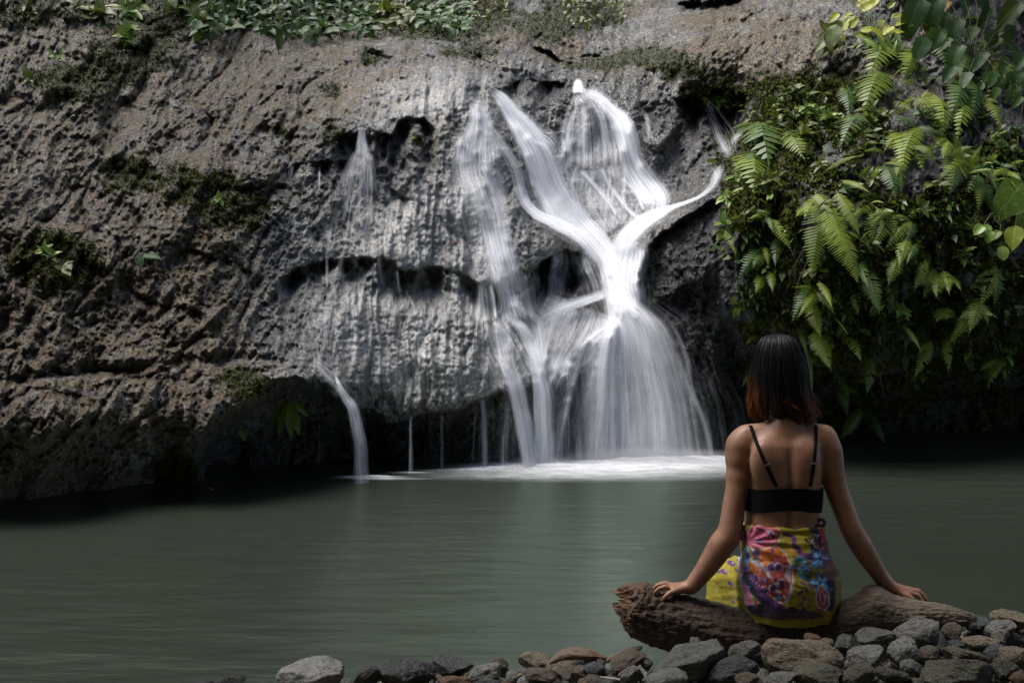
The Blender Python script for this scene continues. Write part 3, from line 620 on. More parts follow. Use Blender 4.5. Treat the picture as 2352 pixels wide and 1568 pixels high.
# spray hanging in the air where the fan lands: a closed box of thin scattering air, densest at its middle
def spray(px, D, sx, sy, sz, dens, label):
    bm = bmesh.new(); bmesh.ops.create_icosphere(bm, subdivisions=3, radius=1); me = bpy.data.meshes.new('spray'); bm.to_mesh(me); bm.free()
    o = link('spray', me); o.location = ((px-1176)/F*D, D, .0); o.scale = (sx, sy, sz)
    t = NT('spray_air'); t.n.remove(t.b); v = t.new('ShaderNodeVolumePrincipled'); v.inputs['Color'].default_value = (.93, .95, 1, 1)
    ln = t.new('ShaderNodeVectorMath', operation='LENGTH'); t.lk(t.pos(), ln.inputs[0])
    t.lk(t.math('MULTIPLY', t.ramp(ln.outputs['Value'], [(0.0, 1.0), (.5, .35), (1.0, 0.0)], 'EASE'), dens), v.inputs['Density']); t.lk(v.outputs[0], t.out.inputs['Volume']); me.materials.append(t.m)
    return tag(o, label, 'spray', None, 'stuff')
spray(1490, 9.72, 1.25, .34, .20, 9.0, 'soft white spray at the foot of the main fan')
spray(1245, 9.5, .45, .22, .14, 9.0, 'soft white spray at the foot of the narrower cascade')
# ------------------------------------------------------------------ driftwood log
def px2m(r, D): return r/F*D
LOGC = [(1422,1380,20,3.22),(1440,1388,42,3.22),(1500,1414,57,3.21),(1600,1438,58,3.20),(1700,1452,56,3.19),(1800,1458,54,3.18),(1880,1448,46,3.17),(1950,1426,44,3.16),(2010,1412,48,3.15),(2050,1411,44,3.14),(2110,1413,34,3.12),(2180,1417,24,3.10),(2238,1420,9,3.08)]
lp, ls = catmull([(a, b, c, d) for a, b, c, d in LOGC], 330)
LPOS = Pn(lp[:, 0], lp[:, 1], lp[:, 3]); LRAD = lp[:, 2]/F*lp[:, 3]
def log_top_z(X):
    return np.interp(X, LPOS[:, 0], LPOS[:, 2]+LRAD)
NA = 150
ang = np.linspace(0, 2*math.pi, NA, endpoint=False)
tg = np.gradient(LPOS, axis=0); tg /= np.linalg.norm(tg, axis=1)[:, None]
up = np.array([0, 0, 1.0]); sd_ = np.cross(tg, up); sd_ /= np.linalg.norm(sd_, axis=1)[:, None]; upv = np.cross(sd_, tg)
ring = np.cos(ang)[None, :, None]*sd_[:, None]+np.sin(ang)[None, :, None]*upv[:, None]
u_ = np.linspace(0, 1, len(lp))
sp = np.stack([np.repeat(u_[:, None]*1.15, NA, 1), np.cos(ang)[None]*.09+0*u_[:, None], np.sin(ang)[None]*.09+0*u_[:, None]], -1)
bark = fbm(sp*np.array([7.0, 40, 40]), 4, ridged=True); lump = fbm(sp*np.array([4., 7, 7])+5, 3); chip = fbm(sp*55, 3)
leftw = np.exp(-u_*7)[:, None]; rightw = sstep(.55, .8, u_)[:, None]
rr = LRAD[:, None]*(1+0.22*lump)+0.0065*bark*(1-.45*rightw)+0.005*chip + 0.02*leftw*fbm(sp*30+9, 3, ridged=True)
# knob where the hand rests and hollow under the broken end
rr += 0.030*np.exp(-((u_[:, None]-.735)/.035)**2)*np.clip(np.sin(ang-0.1), 0, 1)[None]
rr -= 0.035*np.exp(-((u_[:, None]-.0)/.05)**2)*np.clip(-np.sin(ang+.3), 0, 1)[None]
LV = LPOS[:, None] + ring*rr[..., None]
# ragged broken end: push the first rings out unevenly
rag = fbm(np.stack([np.cos(ang)*3, np.sin(ang)*3, ang*0+2], -1), 3); e = np.exp(-u_*60)[:, None]
LV[..., 0] += e*(rag[None]*0.09)
cap0 = LV[0].mean(0)+np.array([0.03, 0, 0]); cap1 = LV[-1].mean(0)+np.array([.012, 0, 0])
nV = LV.reshape(-1, 3); n0 = len(nV)
i = np.arange(len(lp)-1)[:, None]*NA; j = np.arange(NA)[None]; jn = (j+1) % NA
fq = np.stack([i+j, i+NA+j, i+NA+jn, i+jn], -1).reshape(-1, 4)
# hollow cap as rings shrinking inwards
caps = []; capf = []
ringi = np.arange(NA)
prev = ringi
allv = [nV]; cnt = n0
for k, (sc_, dx) in enumerate([(.85, .0), (.6, .02), (.35, .035), (.1, .04)]):
    rv = LV[0].mean(0)+(LV[0]-LV[0].mean(0))*sc_; rv[:, 0] = rv[:, 0]+dx+0.02*fbm(rv*60, 2)
    allv.append(rv); cur = cnt+np.arange(NA); cnt += NA
    capf.append(np.stack([prev, np.roll(prev, -1), np.roll(cur, -1), cur], -1)); prev = cur
last = (len(lp)-1)*NA+ringi; rv = LV[-1].mean(0)+(LV[-1]-LV[-1].mean(0))*.2+np.array([.01, 0, 0]); allv.append(rv); cur = cnt+np.arange(NA); cnt += NA
capf.append(np.stack([last, cur, np.roll(cur, -1), np.roll(last, -1)], -1))
t = NT('driftwood')
al_ = t.attr('along').outputs['Fac']; ht = t.attr('hollow').outputs['Fac']
g1 = t.noise(1.0, 5, .65, t.mapped((10, 70, 70))); g2 = t.noise(50, 5, .65)
wl_ = t.mix(g1, (0.013, 0.008, 0.005), (0.066, 0.038, 0.022)); wr_ = t.mix(g1, (0.04, 0.029, 0.02), (0.185, 0.14, 0.10))
col = t.mix(t.ramp(al_, [(0.48, 0.0), (0.72, 1.0)]), wl_, wr_)
col = t.mix(t.ramp(g2, [(0.30, .9), (0.42, 0.0)]), col, (0.012, 0.009, 0.007))
col = t.mix(ht, col, t.mix(g2, (0.05, 0.022, 0.01), (0.26, 0.13, 0.06)))
t.set(Base_Color=col, Roughness=0.75, Normal=t.bump(g2, .7, .008, t.bump(g1, .8, .012))); M_LOG = t.m
log_me = np_mesh('driftwood_log', np.concatenate(allv), np.concatenate([fq]+capf))
attr_f(log_me, 'along', np.concatenate([np.repeat(u_, NA), np.zeros(NA*4), np.ones(NA)]))
attr_f(log_me, 'hollow', np.concatenate([np.repeat(np.exp(-u_*26), NA)*(.5+.5*chip.reshape(-1)), np.ones(NA*4), np.zeros(NA)]))
log = empty('driftwood_log', Vector(LPOS[150]), 'brown driftwood log with a broken rotten left end, lying on the stones under the woman', 'log')
link('trunk', log_me, log, M_LOG)
# splinters on the broken end and a twig stub
bmv, bmf = [], []
for k in range(46):
    a0 = random.random()*2*math.pi; ri = random.randrange(0, 16); b0 = LV[ri, int(a0/(2*math.pi)*NA) % NA]
    d_ = np.array([-random.uniform(.4, 1), random.uniform(-.5, .3), random.uniform(-.2, .8)]); d_ /= np.linalg.norm(d_); ln = random.uniform(.008, .028); w_ = random.uniform(.002, .006)
    s1 = np.cross(d_, [0, 0, 1]); s1 /= np.linalg.norm(s1)+1e-9; s2 = np.cross(d_, s1); q = len(bmv)
    for sg in ((1, 0), (-.5, .87), (-.5, -.87)): bmv.append(b0+(s1*sg[0]+s2*sg[1])*w_-d_*.006)
    bmv.append(b0+d_*ln); bmf += [(q, q+1, q+3), (q+1, q+2, q+3), (q+2, q, q+3)]
me = np_mesh('splinters', np.array(bmv), np.array(bmf), False); attr_f(me, 'hollow', np.ones(len(bmv))); attr_f(me, 'along', np.zeros(len(bmv)))
tag(link('splinters', me, log, M_LOG), None, None, None, 'stuff')
# ------------------------------------------------------------------ the woman on the log
class Field:
    def __init__(s, lo, hi, h):
        s.lo = np.array(lo, float); s.h = h; s.n = np.ceil((np.array(hi)-s.lo)/h).astype(int)+1
        s.F = np.full(s.n, 0.08, np.float32)
    def _sub(s, lo, hi):
        a = np.maximum(np.floor((np.array(lo)-s.lo)/s.h).astype(int), 0); b = np.minimum(np.ceil((np.array(hi)-s.lo)/s.h).astype(int)+1, s.n)
        ax = [s.lo[k]+s.h*np.arange(a[k], b[k]) for k in range(3)]
        return tuple(slice(a[k], b[k]) for k in range(3)), np.stack(np.meshgrid(*ax, indexing='ij'), -1)
    def add(s, fn, lo, hi, k=0.01, sub=False):
        pad = k+4*s.h; sl, p = s._sub(np.array(lo)-pad, np.array(hi)+pad)
        if p.size == 0: return
        d = fn(p); a = s.F[sl]
        if sub: d = -d; h = np.clip(k-np.abs(a-d), 0, None)/k; s.F[sl] = np.maximum(a, d)+h*h*k*.25
        else: h = np.clip(k-np.abs(a-d), 0, None)/k; s.F[sl] = np.minimum(a, d)-h*h*k*.25
    def cap(s, a, b, ra, rb, k=0.012, sub=False):
        a = np.array(a, float); b = np.array(b, float); r = max(ra, rb)
        def fn(p):
            ab = b-a; t = np.clip(((p-a)@ab)/(ab@ab), 0, 1); return np.linalg.norm(p-(a+t[..., None]*ab), axis=-1)-(ra+(rb-ra)*t)
        s.add(fn, np.minimum(a, b)-r, np.maximum(a, b)+r, k, sub)
    def ell(s, c, r, k=0.012, rot=None, sub=False):
        c = np.array(c, float); r = np.array(r, float); Rm = np.array(rot) if rot is not None else np.eye(3); m = r.max()
        def fn(p):
            q = (p-c)@Rm/r; n = np.linalg.norm(q, axis=-1); return (n-1)*r.min()*np.clip(n, .6, 1.4)
        s.add(fn, c-m, c+m, k, sub)
    def mesh(s):
        Fv = s.F; ins = Fv < 0; nx, ny, nz = Fv.shape
        cs = np.zeros((nx-1, ny-1, nz-1), np.int8)
        for dx in (0, 1):
            for dy in (0, 1):
                for dz in (0, 1): cs += ins[dx:nx-1+dx, dy:ny-1+dy, dz:nz-1+dz]
        act = np.argwhere((cs > 0) & (cs < 8)); idx = np.full((nx-1, ny-1, nz-1), -1, np.int64); idx[tuple(act.T)] = np.arange(len(act))
        acc = np.zeros((len(act), 3)); cnt = np.zeros(len(act))
        corners = [(x, y, z) for x in (0, 1) for y in (0, 1) for z in (0, 1)]
        for c0 in corners:
            for axk in range(3):
                if c0[axk]: continue
                c1 = list(c0); c1[axk] = 1
                f0 = Fv[tuple((act+c0).T)]; f1 = Fv[tuple((act+c1).T)]; m = (f0 < 0) != (f1 < 0)
                tt = np.where(m, f0/np.where(m, f0-f1, 1), 0); pt = np.repeat(np.array(c0, float)[None], len(act), 0); pt[:, axk] = tt
                acc[m] += pt[m]; cnt[m] += 1
        V = s.lo+(act+acc/cnt[:, None])*s.h
        fs = []
        for axk in range(3):
            o = [k for k in range(3) if k != axk]
            sl0 = [slice(1, n-1) for n in Fv.shape]; sl1 = list(sl0); sl0[axk] = slice(0, Fv.shape[axk]-1); sl1[axk] = slice(1, Fv.shape[axk])
            a = ins[tuple(sl0)]; b = ins[tuple(sl1)]
            for flip, mm in ((False, a & ~b), (True, ~a & b)):
                g = np.argwhere(mm); off = np.ones(3, int); off[axk] = 0; g = g+off
                q = []
                for (d1, d2) in ((-1, -1), (0, -1), (0, 0), (-1, 0)):
                    h = g.copy(); h[:, o[0]] += d1; h[:, o[1]] += d2; q.append(idx[tuple(h.T)])
                q = np.stack(q, -1)
                if flip ^ (axk == 1): q = q[:, ::-1]
                fs.append(q)
        return V, np.concatenate(fs)
def relax(V, Fq, it=2, lam=0.5):
    e = np.concatenate([Fq[:, [0, 1]], Fq[:, [1, 2]], Fq[:, [2, 3]], Fq[:, [3, 0]]]); e = np.concatenate([e, e[:, ::-1]])
    for _ in range(it):
        s = np.zeros_like(V); np.add.at(s, e[:, 0], V[e[:, 1]]); c = np.bincount(e[:, 0], minlength=len(V))[:, None]
        V = V+lam*(s/np.maximum(c, 1)-V)
    return V
PD = 3.17                                   # distance of the middle of her body
def Q(x, y, d=0.0): return np.array(P(x, y, PD+d))
mpp = PD/F
# torso: stacked elliptical sections  (picture y, centre x, half width px, half depth m, centre depth offset)
TS = np.array([(965,1800,24,.040,-.005),(985,1800,36,.046,-.006),(1000,1801,66,.060,-.004),(1020,1801,84,.078,0),(1050,1801,87,.092,.006),(1100,1801,84,.100,.010),(1150,1800,83,.098,.012),(1195,1797,82,.092,.010),(1230,1798,88,.098,.004),(1280,1805,93,.112,-.002),(1330,1808,98,.122,-.004),(1380,1810,94,.120,0.0),(1412,1810,76,.106,.004)], float)
tz = np.array([Q(0, y)[2] for y in TS[:, 0]])
def torso_at(z):
    o = np.argsort(tz); zz = tz[o]
    cx = np.interp(z, zz, (TS[o, 1]-1176)*mpp); w = np.interp(z, zz, TS[o, 2]*mpp); d = np.interp(z, zz, TS[o, 3]); cd = np.interp(z, zz, PD+TS[o, 4])
    return cx, w, d, cd
zlo, zhi = tz.min(), tz.max()
def torso(p):
    z = p[..., 2]; cx, w, d, cd = torso_at(np.clip(z, zlo, zhi))
    x = (p[..., 0]-cx)/w; y = (p[..., 1]-cd)/d
    groove = 0.15*np.exp(-(x/0.13)**2)*(y < 0)*sstep(Q(0, 1400)[2], Q(0, 1300)[2], z)*(1-sstep(Q(0, 1060)[2], Q(0, 1000)[2], z))
    n = (np.abs(x)**2.4+np.abs(y/(1-groove))**2.4)**(1/2.4)
    dd = (n-1)*np.minimum(w, d)*.9; oz = np.maximum(z-zhi, zlo-z); return np.where(oz > 0, np.maximum(dd, 0)+oz, dd) if oz.max() > 0 else dd
fb = Field((Q(1490, 0)[0], PD-.26, .0-.12), (Q(2160, 0)[0], PD+.62, Q(0, 780)[2]), 0.0046)
fb.add(torso, (Q(1690, 0)[0], PD-.14, zlo), (Q(1930, 0)[0], PD+.14, zhi), .02)
# shoulder blades, trapezius, neck, head
for sx in (1752, 1850): fb.ell(Q(sx, 1062, -.068), (.036, .025, .058), .035)
fb.cap(Q(1800, 990, -.004), Q(1716, 1000, .0), .034, .036, .035); fb.cap(Q(1800, 990, -.004), Q(1892, 1000, .0), .034, .036, .035)
fb.cap(Q(1800, 1000, .0), Q(1797, 925, .012), .040, .037, .03)
hc = Q(1795, 872, .035)
fb.ell(hc, (.070, .088, .092), .02); fb.ell(hc+np.array([0, .035, -.055]), (.052, .058, .062), .03)       # skull, jaw
fb.cap(hc+np.array([0, .088, .000]), hc+np.array([0, .108, -.032]), .008, .013, .012)                      # nose
for s_ in (-1, 1):
    fb.ell(hc+np.array([s_*.028, .088, .006]), (.014, .012, .009), .010, sub=True)                         # eye sockets
    fb.ell(hc+np.array([s_*.028, .079, .006]), (.011, .011, .010), .004)                                   # eyeballs
    fb.ell(hc+np.array([s_*.072, .004, -.008]), (.009, .018, .030), .006)                                  # ears
fb.ell(hc+np.array([0, .090, -.058]), (.022, .008, .006), .008)                                            # lips
# arms  (joint, radius)
def limb(pts, k=.014):
    if len(pts) > 4:
        q, _ = catmull([(*a, r) for a, r in pts], len(pts)*4); pts = [(v[:3], v[3]) for v in q]
    for (a, ra), (b, rb) in zip(pts[:-1], pts[1:]): fb.cap(a, b, ra, rb, k)
limb([(Q(1706,1012,.0),.040),(Q(1697,1040,.0),.040),(Q(1694,1100,-.005),.0335),(Q(1684,1170,-.012),.0315),(Q(1677,1215,-.016),.0325),(Q(1657,1250,-.012),.0335),(Q(1632,1290,.0),.028),(Q(1606,1325,.012),.0215),(Q(1590,1345,.018),.0195)])
fb.ell(Q(1679,1222,-.03), (.020,.014,.02), .02)
limb([(Q(1894,1012,.0),.040),(Q(1903,1040,.0),.040),(Q(1915,1100,-.005),.0325),(Q(1938,1170,-.012),.0295),(Q(1954,1212,-.016),.0285),(Q(1976,1250,-.012),.0290),(Q(2002,1292,.0),.0235),(Q(2026,1328,.010),.0190),(Q(2042,1346,.014),.0185)])
fb.ell(Q(1958,1214,-.032), (.016,.012,.018), .02)
# hands: palm slab + five fingers of three joints, resting on the log
def hand(wrist, knk, fingers, thumb):
    kn = [k for k in knk]
    for q in kn: fb.cap(wrist, q, .0165, .0108, .012)
    for a, b in zip(kn[:-1], kn[1:]): fb.cap(a, b, .0105, .0105, .006)
    for ch in fingers+[thumb]:
        rs = (.0092, .0084, .0076, .0062)
        for m in range(len(ch)-1): fb.cap(ch[m], ch[m+1], rs[m], rs[m+1], .003)
wl_ = Q(1586,1348,.018)
kL = [Q(1549,1357,-.004),Q(1546,1351,.016),Q(1547,1347,.036),Q(1551,1345,.054)]
fL = [[kL[0],Q(1538,1361,-.012),Q(1529,1369,-.016),Q(1523,1376,-.018)],
      [kL[1],Q(1527,1347,.010),Q(1513,1352,.006),Q(1504,1360,.004)],
      [kL[2],Q(1523,1341,.036),Q(1509,1344,.036),Q(1501,1351,.036)],
      [kL[3],Q(1528,1338,.062),Q(1515,1341,.066),Q(1508,1347,.068)]]
hand(wl_, kL, fL, [Q(1576,1352,.042),Q(1566,1352,.072),Q(1556,1354,.090),Q(1549,1357,.100)])
wr_ = Q(2046,1350,.014)
kR = [Q(2082,1368,-.012),Q(2088,1362,.008),Q(2090,1357,.028),Q(2088,1354,.046)]
fR = [[kR[0],Q(2094,1373,-.022),Q(2100,1384,-.026),Q(2106,1394,-.026)],
      [kR[1],Q(2108,1366,.002),Q(2118,1380,-.002),Q(2124,1392,-.002)],
      [kR[2],Q(2110,1359,.026),Q(2124,1374,.024),Q(2133,1389,.024)],
      [kR[3],Q(2108,1355,.050),Q(2122,1366,.054),Q(2131,1380,.056)]]
hand(wr_, kR, fR, [Q(2056,1356,.040),Q(2068,1360,.070),Q(2080,1366,.088),Q(2088,1372,.098)])
# legs, under the wrap and over the far side of the log
limb([(Q(1762,1352,.02),.080),(Q(1696,1350,.28),.056),(Q(1668,1358,.40),.048)],.03); limb([(Q(1668,1360,.40),.047),(Q(1664,1480,.41),.046),(Q(1664,1590,.42),.036)],.02)
limb([(Q(1862,1355,.02),.080),(Q(1850,1360,.28),.060),(Q(1842,1372,.42),.055)],.03); limb([(Q(1842,1372,.42),.054),(Q(1842,1480,.43),.052),(Q(1842,1590,.44),.036)],.02)
bv, bf = fb.mesh(); bv = relax(bv, bf, 2, .5)
t = NT('skin')
n_ = t.noise(16, 5, .65); col = t.mix(t.ramp(n_, [(.35, 0.), (.65, 1.)]), (0.205, 0.094, 0.053), (0.30, 0.152, 0.09)); col = t.mix(t.ramp(t.noise(55, 2, .5), [(.70, 0.), (.76, .7)]), col, (.09,.035,.02))
t.set(Base_Color=col, Roughness=0.48, Subsurface_Weight=0.12, Subsurface_Scale=0.01); t.b.inputs['Subsurface Radius'].default_value = (1, .35, .2)
t.set(Normal=t.bump(t.noise(420, 2, .5), .12, .0006)); M_SKIN = t.m
body_me = np_mesh('body', bv, bf)
person = empty('person', Q(1806, 1410), 'woman with dark bob and yellow floral wrap sitting on the log, back turned', 'person')
body = link('body', body_me, person, M_SKIN)
btree = BVHTree.FromPolygons([tuple(v) for v in bv], [tuple(f) for f in bf])
camv = Vector((0, 0, H))
def on_body(x, y, off=0.003):
    d = (P(x, y, 1.0)-camv).normalized(); h = btree.ray_cast(camv, d)
    if h[0] is None: return P(x, y, PD-.06), Vector((0, -1, 0))
    n = h[1] if h[1].dot(d) < 0 else -h[1]
    return h[0]+n*off, n
def ribbon(name, pts, half, thick, mat, parent, widths=None):
    """flat band lying on the back; pts are (point, normal)"""
    V, Fc = [], []; n = len(pts)
    for k, (p, nn) in enumerate(pts):
        a = pts[max(k-1, 0)][0]; b = pts[min(k+1, n-1)][0]; tg_ = (b-a).normalized(); s = tg_.cross(nn).normalized(); hw = half if widths is None else widths[k]
        V += [p-s*hw-nn*thick*.8, p-s*hw*.9+nn*thick, p+s*hw*.9+nn*thick, p+s*hw-nn*thick*.8]
    for k in range(n-1):
        for m in range(4): Fc.append((4*k+m, 4*k+(m+1) % 4, 4*k+4+(m+1) % 4, 4*k+4+m))
    return link(name, np_mesh(name, np.array([tuple(v) for v in V]), np.array(Fc)), parent, mat)
t = NT('black_fabric'); t.set(Base_Color=(0.004, 0.004, 0.005), Roughness=0.9); t.b.inputs['Specular IOR Level'].default_value = .15; M_BLACK = t.m
# bikini top: band round the chest + two straps with sliders
def band(name, top, bot, rows, off):
    TH = np.linspace(0, 2*math.pi, 120, endpoint=False); V = []
    for r_ in range(rows):
        f = r_/(rows-1)
        for a in TH:
            yy = top(a)+(bot(a)-top(a))*f; z = Q(0, yy)[2]; cx, w, d, cd = torso_at(z)
            ex = 2/2.4; c_, s_ = math.cos(a), math.sin(a)
            rx = np.sign(c_)*abs(c_)**ex*(w+off); ry = np.sign(s_)*abs(s_)**ex*(d+off)
            bul = 0.045*max(0, math.sin(a))*math.exp(-((abs(c_)-.45)/.35)**2)
            roll = -0.004*(1 if r_ in (0, rows-1) else 0)
            V.append((cx+rx*(1+roll), cd+ry+bul, z))
    n = 120; Fc = [(r_*n+k, r_*n+(k+1) % n, (r_+1)*n+(k+1) % n, (r_+1)*n+k) for r_ in range(rows-1) for k in range(n)]
    return np_mesh(name, np.array(V), np.array(Fc))
tb = lambda a: 1118+10*max(0, math.sin(a))*0-6*math.exp(-((math.cos(a))/.5)**2)*(math.sin(a) < 0)+(-30*max(0, math.sin(a)))
bb = lambda a: 1172-10*math.exp(-((math.cos(a))/.6)**2)*(math.sin(a) < 0)
top_o = link('bikini_top', band('bikini_top', tb, bb, 12, .0065), person, M_BLACK)
t = NT('slider_metal'); t.set(Base_Color=(0.25, 0.25, 0.26), Metallic=0.8, Roughness=0.4); M_SLID = t.m
for (x0, y0, x1, y1, sl) in ((1724,978,1783,1116,.62),(1874,978,1861,1116,.60)):
    pts = [on_body(x0+(x1-x0)*f+3*math.sin(f*3.1)*(1 if x0 > 1800 else -1), y0+(y1-y0)*f, .002) for f in np.linspace(0, 1, 22)]
    fr_ = [ (Q(x0+ (4 if x0 < 1800 else -4), y0+4, .05), Vector((0, .3, 1))), (Q(x0+(14 if x0 < 1800 else -14), y0+60, .10), Vector((0, 1, 0.2))), (Q(x0+(24 if x0 < 1800 else -24), y0+110, .128), Vector((0, 1, 0)))]
    pts = [(Vector(a), b) for a, b in reversed(fr_)]+pts
    st = ribbon('strap', pts, .0058, .0016, M_BLACK, top_o)
    p, n_ = on_body(x0+(x1-x0)*sl, y0+(y1-y0)*sl, .005); q, m_ = on_body(x0+(x1-x0)*(sl+.03), y0+(y1-y0)*(sl+.03), .005)
    ribbon('strap_slider', [(p, n_), (q, m_)], .0075, .0016, M_SLID, top_o)
# bracelet on the left wrist
def torus(c, ax, R_, r_, n=40, m=8):
    ax = Vector(ax).normalized(); u = ax.orthogonal().normalized(); v = ax.cross(u)
    V = [tuple(Vector(c)+(u*math.cos(a)+v*math.sin(a))*(R_+r_*math.cos(b))+ax*r_*math.sin(b)) for a in np.linspace(0, 2*math.pi, n, endpoint=False) for b in np.linspace(0, 2*math.pi, m, endpoint=False)]
    Fc = [(i*m+j, ((i+1) % n)*m+j, ((i+1) % n)*m+(j+1) % m, i*m+(j+1) % m) for i in range(n) for j in range(m)]
    return np_mesh('ring', np.array(V), np.array(Fc))
t = NT('bracelet'); t.set(Base_Color=(0.05, 0.03, 0.02), Roughness=0.35, Metallic=0.4); M_BRC = t.m
link('bracelet', torus(Q(1597,1337,.016), Q(1590,1345,.018)-Q(1606,1325,.012), .0215, .0024), person, M_BRC)
# wrap skirt -------------------------------------------------------
fs_ = Field((Q(1600, 0)[0], PD-.24, .06), (Q(1990, 0)[0], PD+.62, Q(0, 1180)[2]), 0.0046)
zt = Q(0, 1204)[2]
def skirt_fn(p):
    z = np.minimum(p[..., 2], zt); cx, w, d, cd = torso_at(np.clip(z, zlo, zhi)); x = (p[..., 0]-cx)/(w+.009); y = (p[..., 1]-cd)/(d+.009)
    dd = ((np.abs(x)**2.4+np.abs(y)**2.4)**(1/2.4)-1)*np.minimum(w, d)*.9
    oz = np.maximum(p[..., 2]-zt, Q(0, 1418)[2]-p[..., 2]); return np.maximum(dd, oz)
fs_.add(skirt_fn, (Q(1680, 0)[0], PD-.16, Q(0, 1420)[2]), (Q(1940, 0)[0], PD+.16, zt), .006)
def curtain(a, b, ra, rb, drop, k):
    a = np.array(a, float); b = np.array(b, float)
    def fn(p):
        ab = b-a; tt = np.clip(((p[..., :2]-a[:2])@ab[:2])/(ab[:2]@ab[:2]), 0, 1); c = a+tt[..., None]*ab; dz = p[..., 2]-c[..., 2]
        dz = np.where(dz < 0, np.minimum(dz+drop, 0), dz); fl = 1+0.0*tt
        return np.sqrt((p[..., 0]-c[..., 0])**2+(p[..., 1]-c[..., 1])**2+dz**2)-(ra+(rb-ra)*tt)*fl
    r = max(ra, rb); lo = np.minimum(a, b)-r; lo[2] -= drop; fs_.add(fn, lo, np.maximum(a, b)+r, k)
curtain(Q(1766,1335,.05), Q(1690,1325,.34), .090, .066, .13, .05)
curtain(Q(1735,1330,.10), Q(1672,1345,.34), .060, .058, .13, .04)
curtain(Q(1690,1335,.30), Q(1668,1352,.44), .062, .060, .14, .04)
curtain(Q(1862,1345,.05), Q(1852,1355,.40), .090, .070, .12, .05)
curtain(Q(1682,1345,.32), Q(1845,1355,.42), .060, .066, .14, .05)
sv, sf = fs_.mesh(); sv = relax(sv, sf, 3, .5)
# folds: radiate from the knot on the left hip, and gather under the waist
cxp = sv[:, 0]/sv[:, 1]*F+1176; cyp = 784-(sv[:, 2]-H)/sv[:, 1]*F
dxk, dyk = cxp-1716, cyp-1243; rk = np.hypot(dxk, dyk); ak = np.arctan2(dyk, dxk)
nrm_ = np.zeros_like(sv); fn_ = np.cross(sv[sf[:, 1]]-sv[sf[:, 0]], sv[sf[:, 2]]-sv[sf[:, 0]])
for k in range(4): np.add.at(nrm_, sf[:, k], fn_)
nrm_ /= np.linalg.norm(nrm_, axis=1)[:, None]+1e-12
fold = 0.0050*np.sin(ak*15+rk*.012+np.sin(ak*5)*1.2)*np.exp(-rk/120)*sstep(5, 40, rk)
fold += 0.0055*np.sin(cxp*.17+cyp*.02+np.sin(cyp*.03)*.8)*(cxp < 1712)*sstep(1250, 1330, cyp)
fold += 0.0022*np.sin(cyp*.42+np.sin(cxp*.03)*2)*np.exp(-(cyp-1208)/26)*sstep(1740, 1800, cxp)
fold += 0.0095*fbm(np.stack([cxp/70+cyp/90, cyp/34-cxp/120, cxp*0], -1), 3)
fold += 0.0035*fbm(np.stack([cxp/22, cyp/70, cxp*0+3], -1), 3, ridged=True)*sstep(1230, 1290, cyp)
fold += 0.006*np.exp(-((cyp-1212-0.02*(cxp-1800))/7)**2)
sv = sv+nrm_*fold[:, None]
# dense colour print
def subdiv(V, Fq):
    bm = bmesh.new(); me = np_mesh('tmp', V, Fq); bm.from_mesh(me); bmesh.ops.subdivide_edges(bm, edges=bm.edges[:], cuts=1, use_grid_fill=True); bm.to_mesh(me); bm.free()
    return me
sk_me = subdiv(sv, sf); nvk = len(sk_me.vertices); co = np.empty(nvk*3, np.float32); sk_me.vertices.foreach_get('co', co); co = co.reshape(-1, 3)
sk_me.polygons.foreach_set('use_smooth', np.ones(len(sk_me.polygons), bool))
X_ = ((co[:, 0]/co[:, 1]*F+1176)-1592.5)/.17575; Y_ = ((784-(co[:, 2]-H)/co[:, 1]*F)-1163.75)/.17575
wob = fbm(np.stack([X_/110, Y_/110, X_*0], -1), 2)*26; Xw = X_+wob; Yw = Y_+fbm(np.stack([X_/110, Y_/110, X_*0+9], -1), 2)*26
YEL = (0.28, 0.225, 0.008); col = np.tile(np.array(YEL), (nvk, 1))
def paint(mask, c): 
    m = np.clip(mask, 0, 1)[:, None]; col[:] = col*(1-m)+np.array(c)*m
def ellm(cx, cy, rx, ry, a=0, sharp=10):
    ca, sa = math.cos(R(a)), math.sin(R(a)); dx, dy = Xw-cx, Yw-cy; r = np.sqrt(((dx*ca+dy*sa)/rx)**2+((-dx*sa+dy*ca)/ry)**2); return np.clip((1-r)*sharp*min(rx, ry)/60+.5, 0, 1)
def curvem(pts, w0, w1):
    best = np.full(nvk, 1e9); ww = np.zeros(nvk)
    pp, _ = catmull([(a, b) for a, b in pts], 40)
    for k in range(39):
        a, b = pp[k], pp[k+1]; ab = b-a; tt = np.clip(((Xw-a[0])*ab[0]+(Yw-a[1])*ab[1])/(ab@ab), 0, 1); d = np.hypot(Xw-a[0]-tt*ab[0], Yw-a[1]-tt*ab[1])
        w = w0+(w1-w0)*(k/39); m = d-w < best; best = np.where(m, d-w, best)
    return np.clip(.5-best/12, 0, 1)
PUR, NAV, PINK, WHT, ORG, RED, BLU, LBL = (.10,.025,.13), (.012,.012,.03), (.55,.13,.22), (.38,.36,.41), (.50,.13,.01), (.24,.03,.02), (.05,.16,.42), (.22,.42,.62)
# left drape marks
for (a, b, rr_) in ((330,830,40),(400,850,45),(500,730,55),(600,700,35),(570,830,30),(490,1000,40),(700,1180,30),(520,1240,26),(600,1180,24),(350,700,40)):
    paint(ellm(a, b, rr_, rr_*.6, 30), PUR); paint(ellm(a+14, b-8, rr_*.3, rr_*.2), WHT)
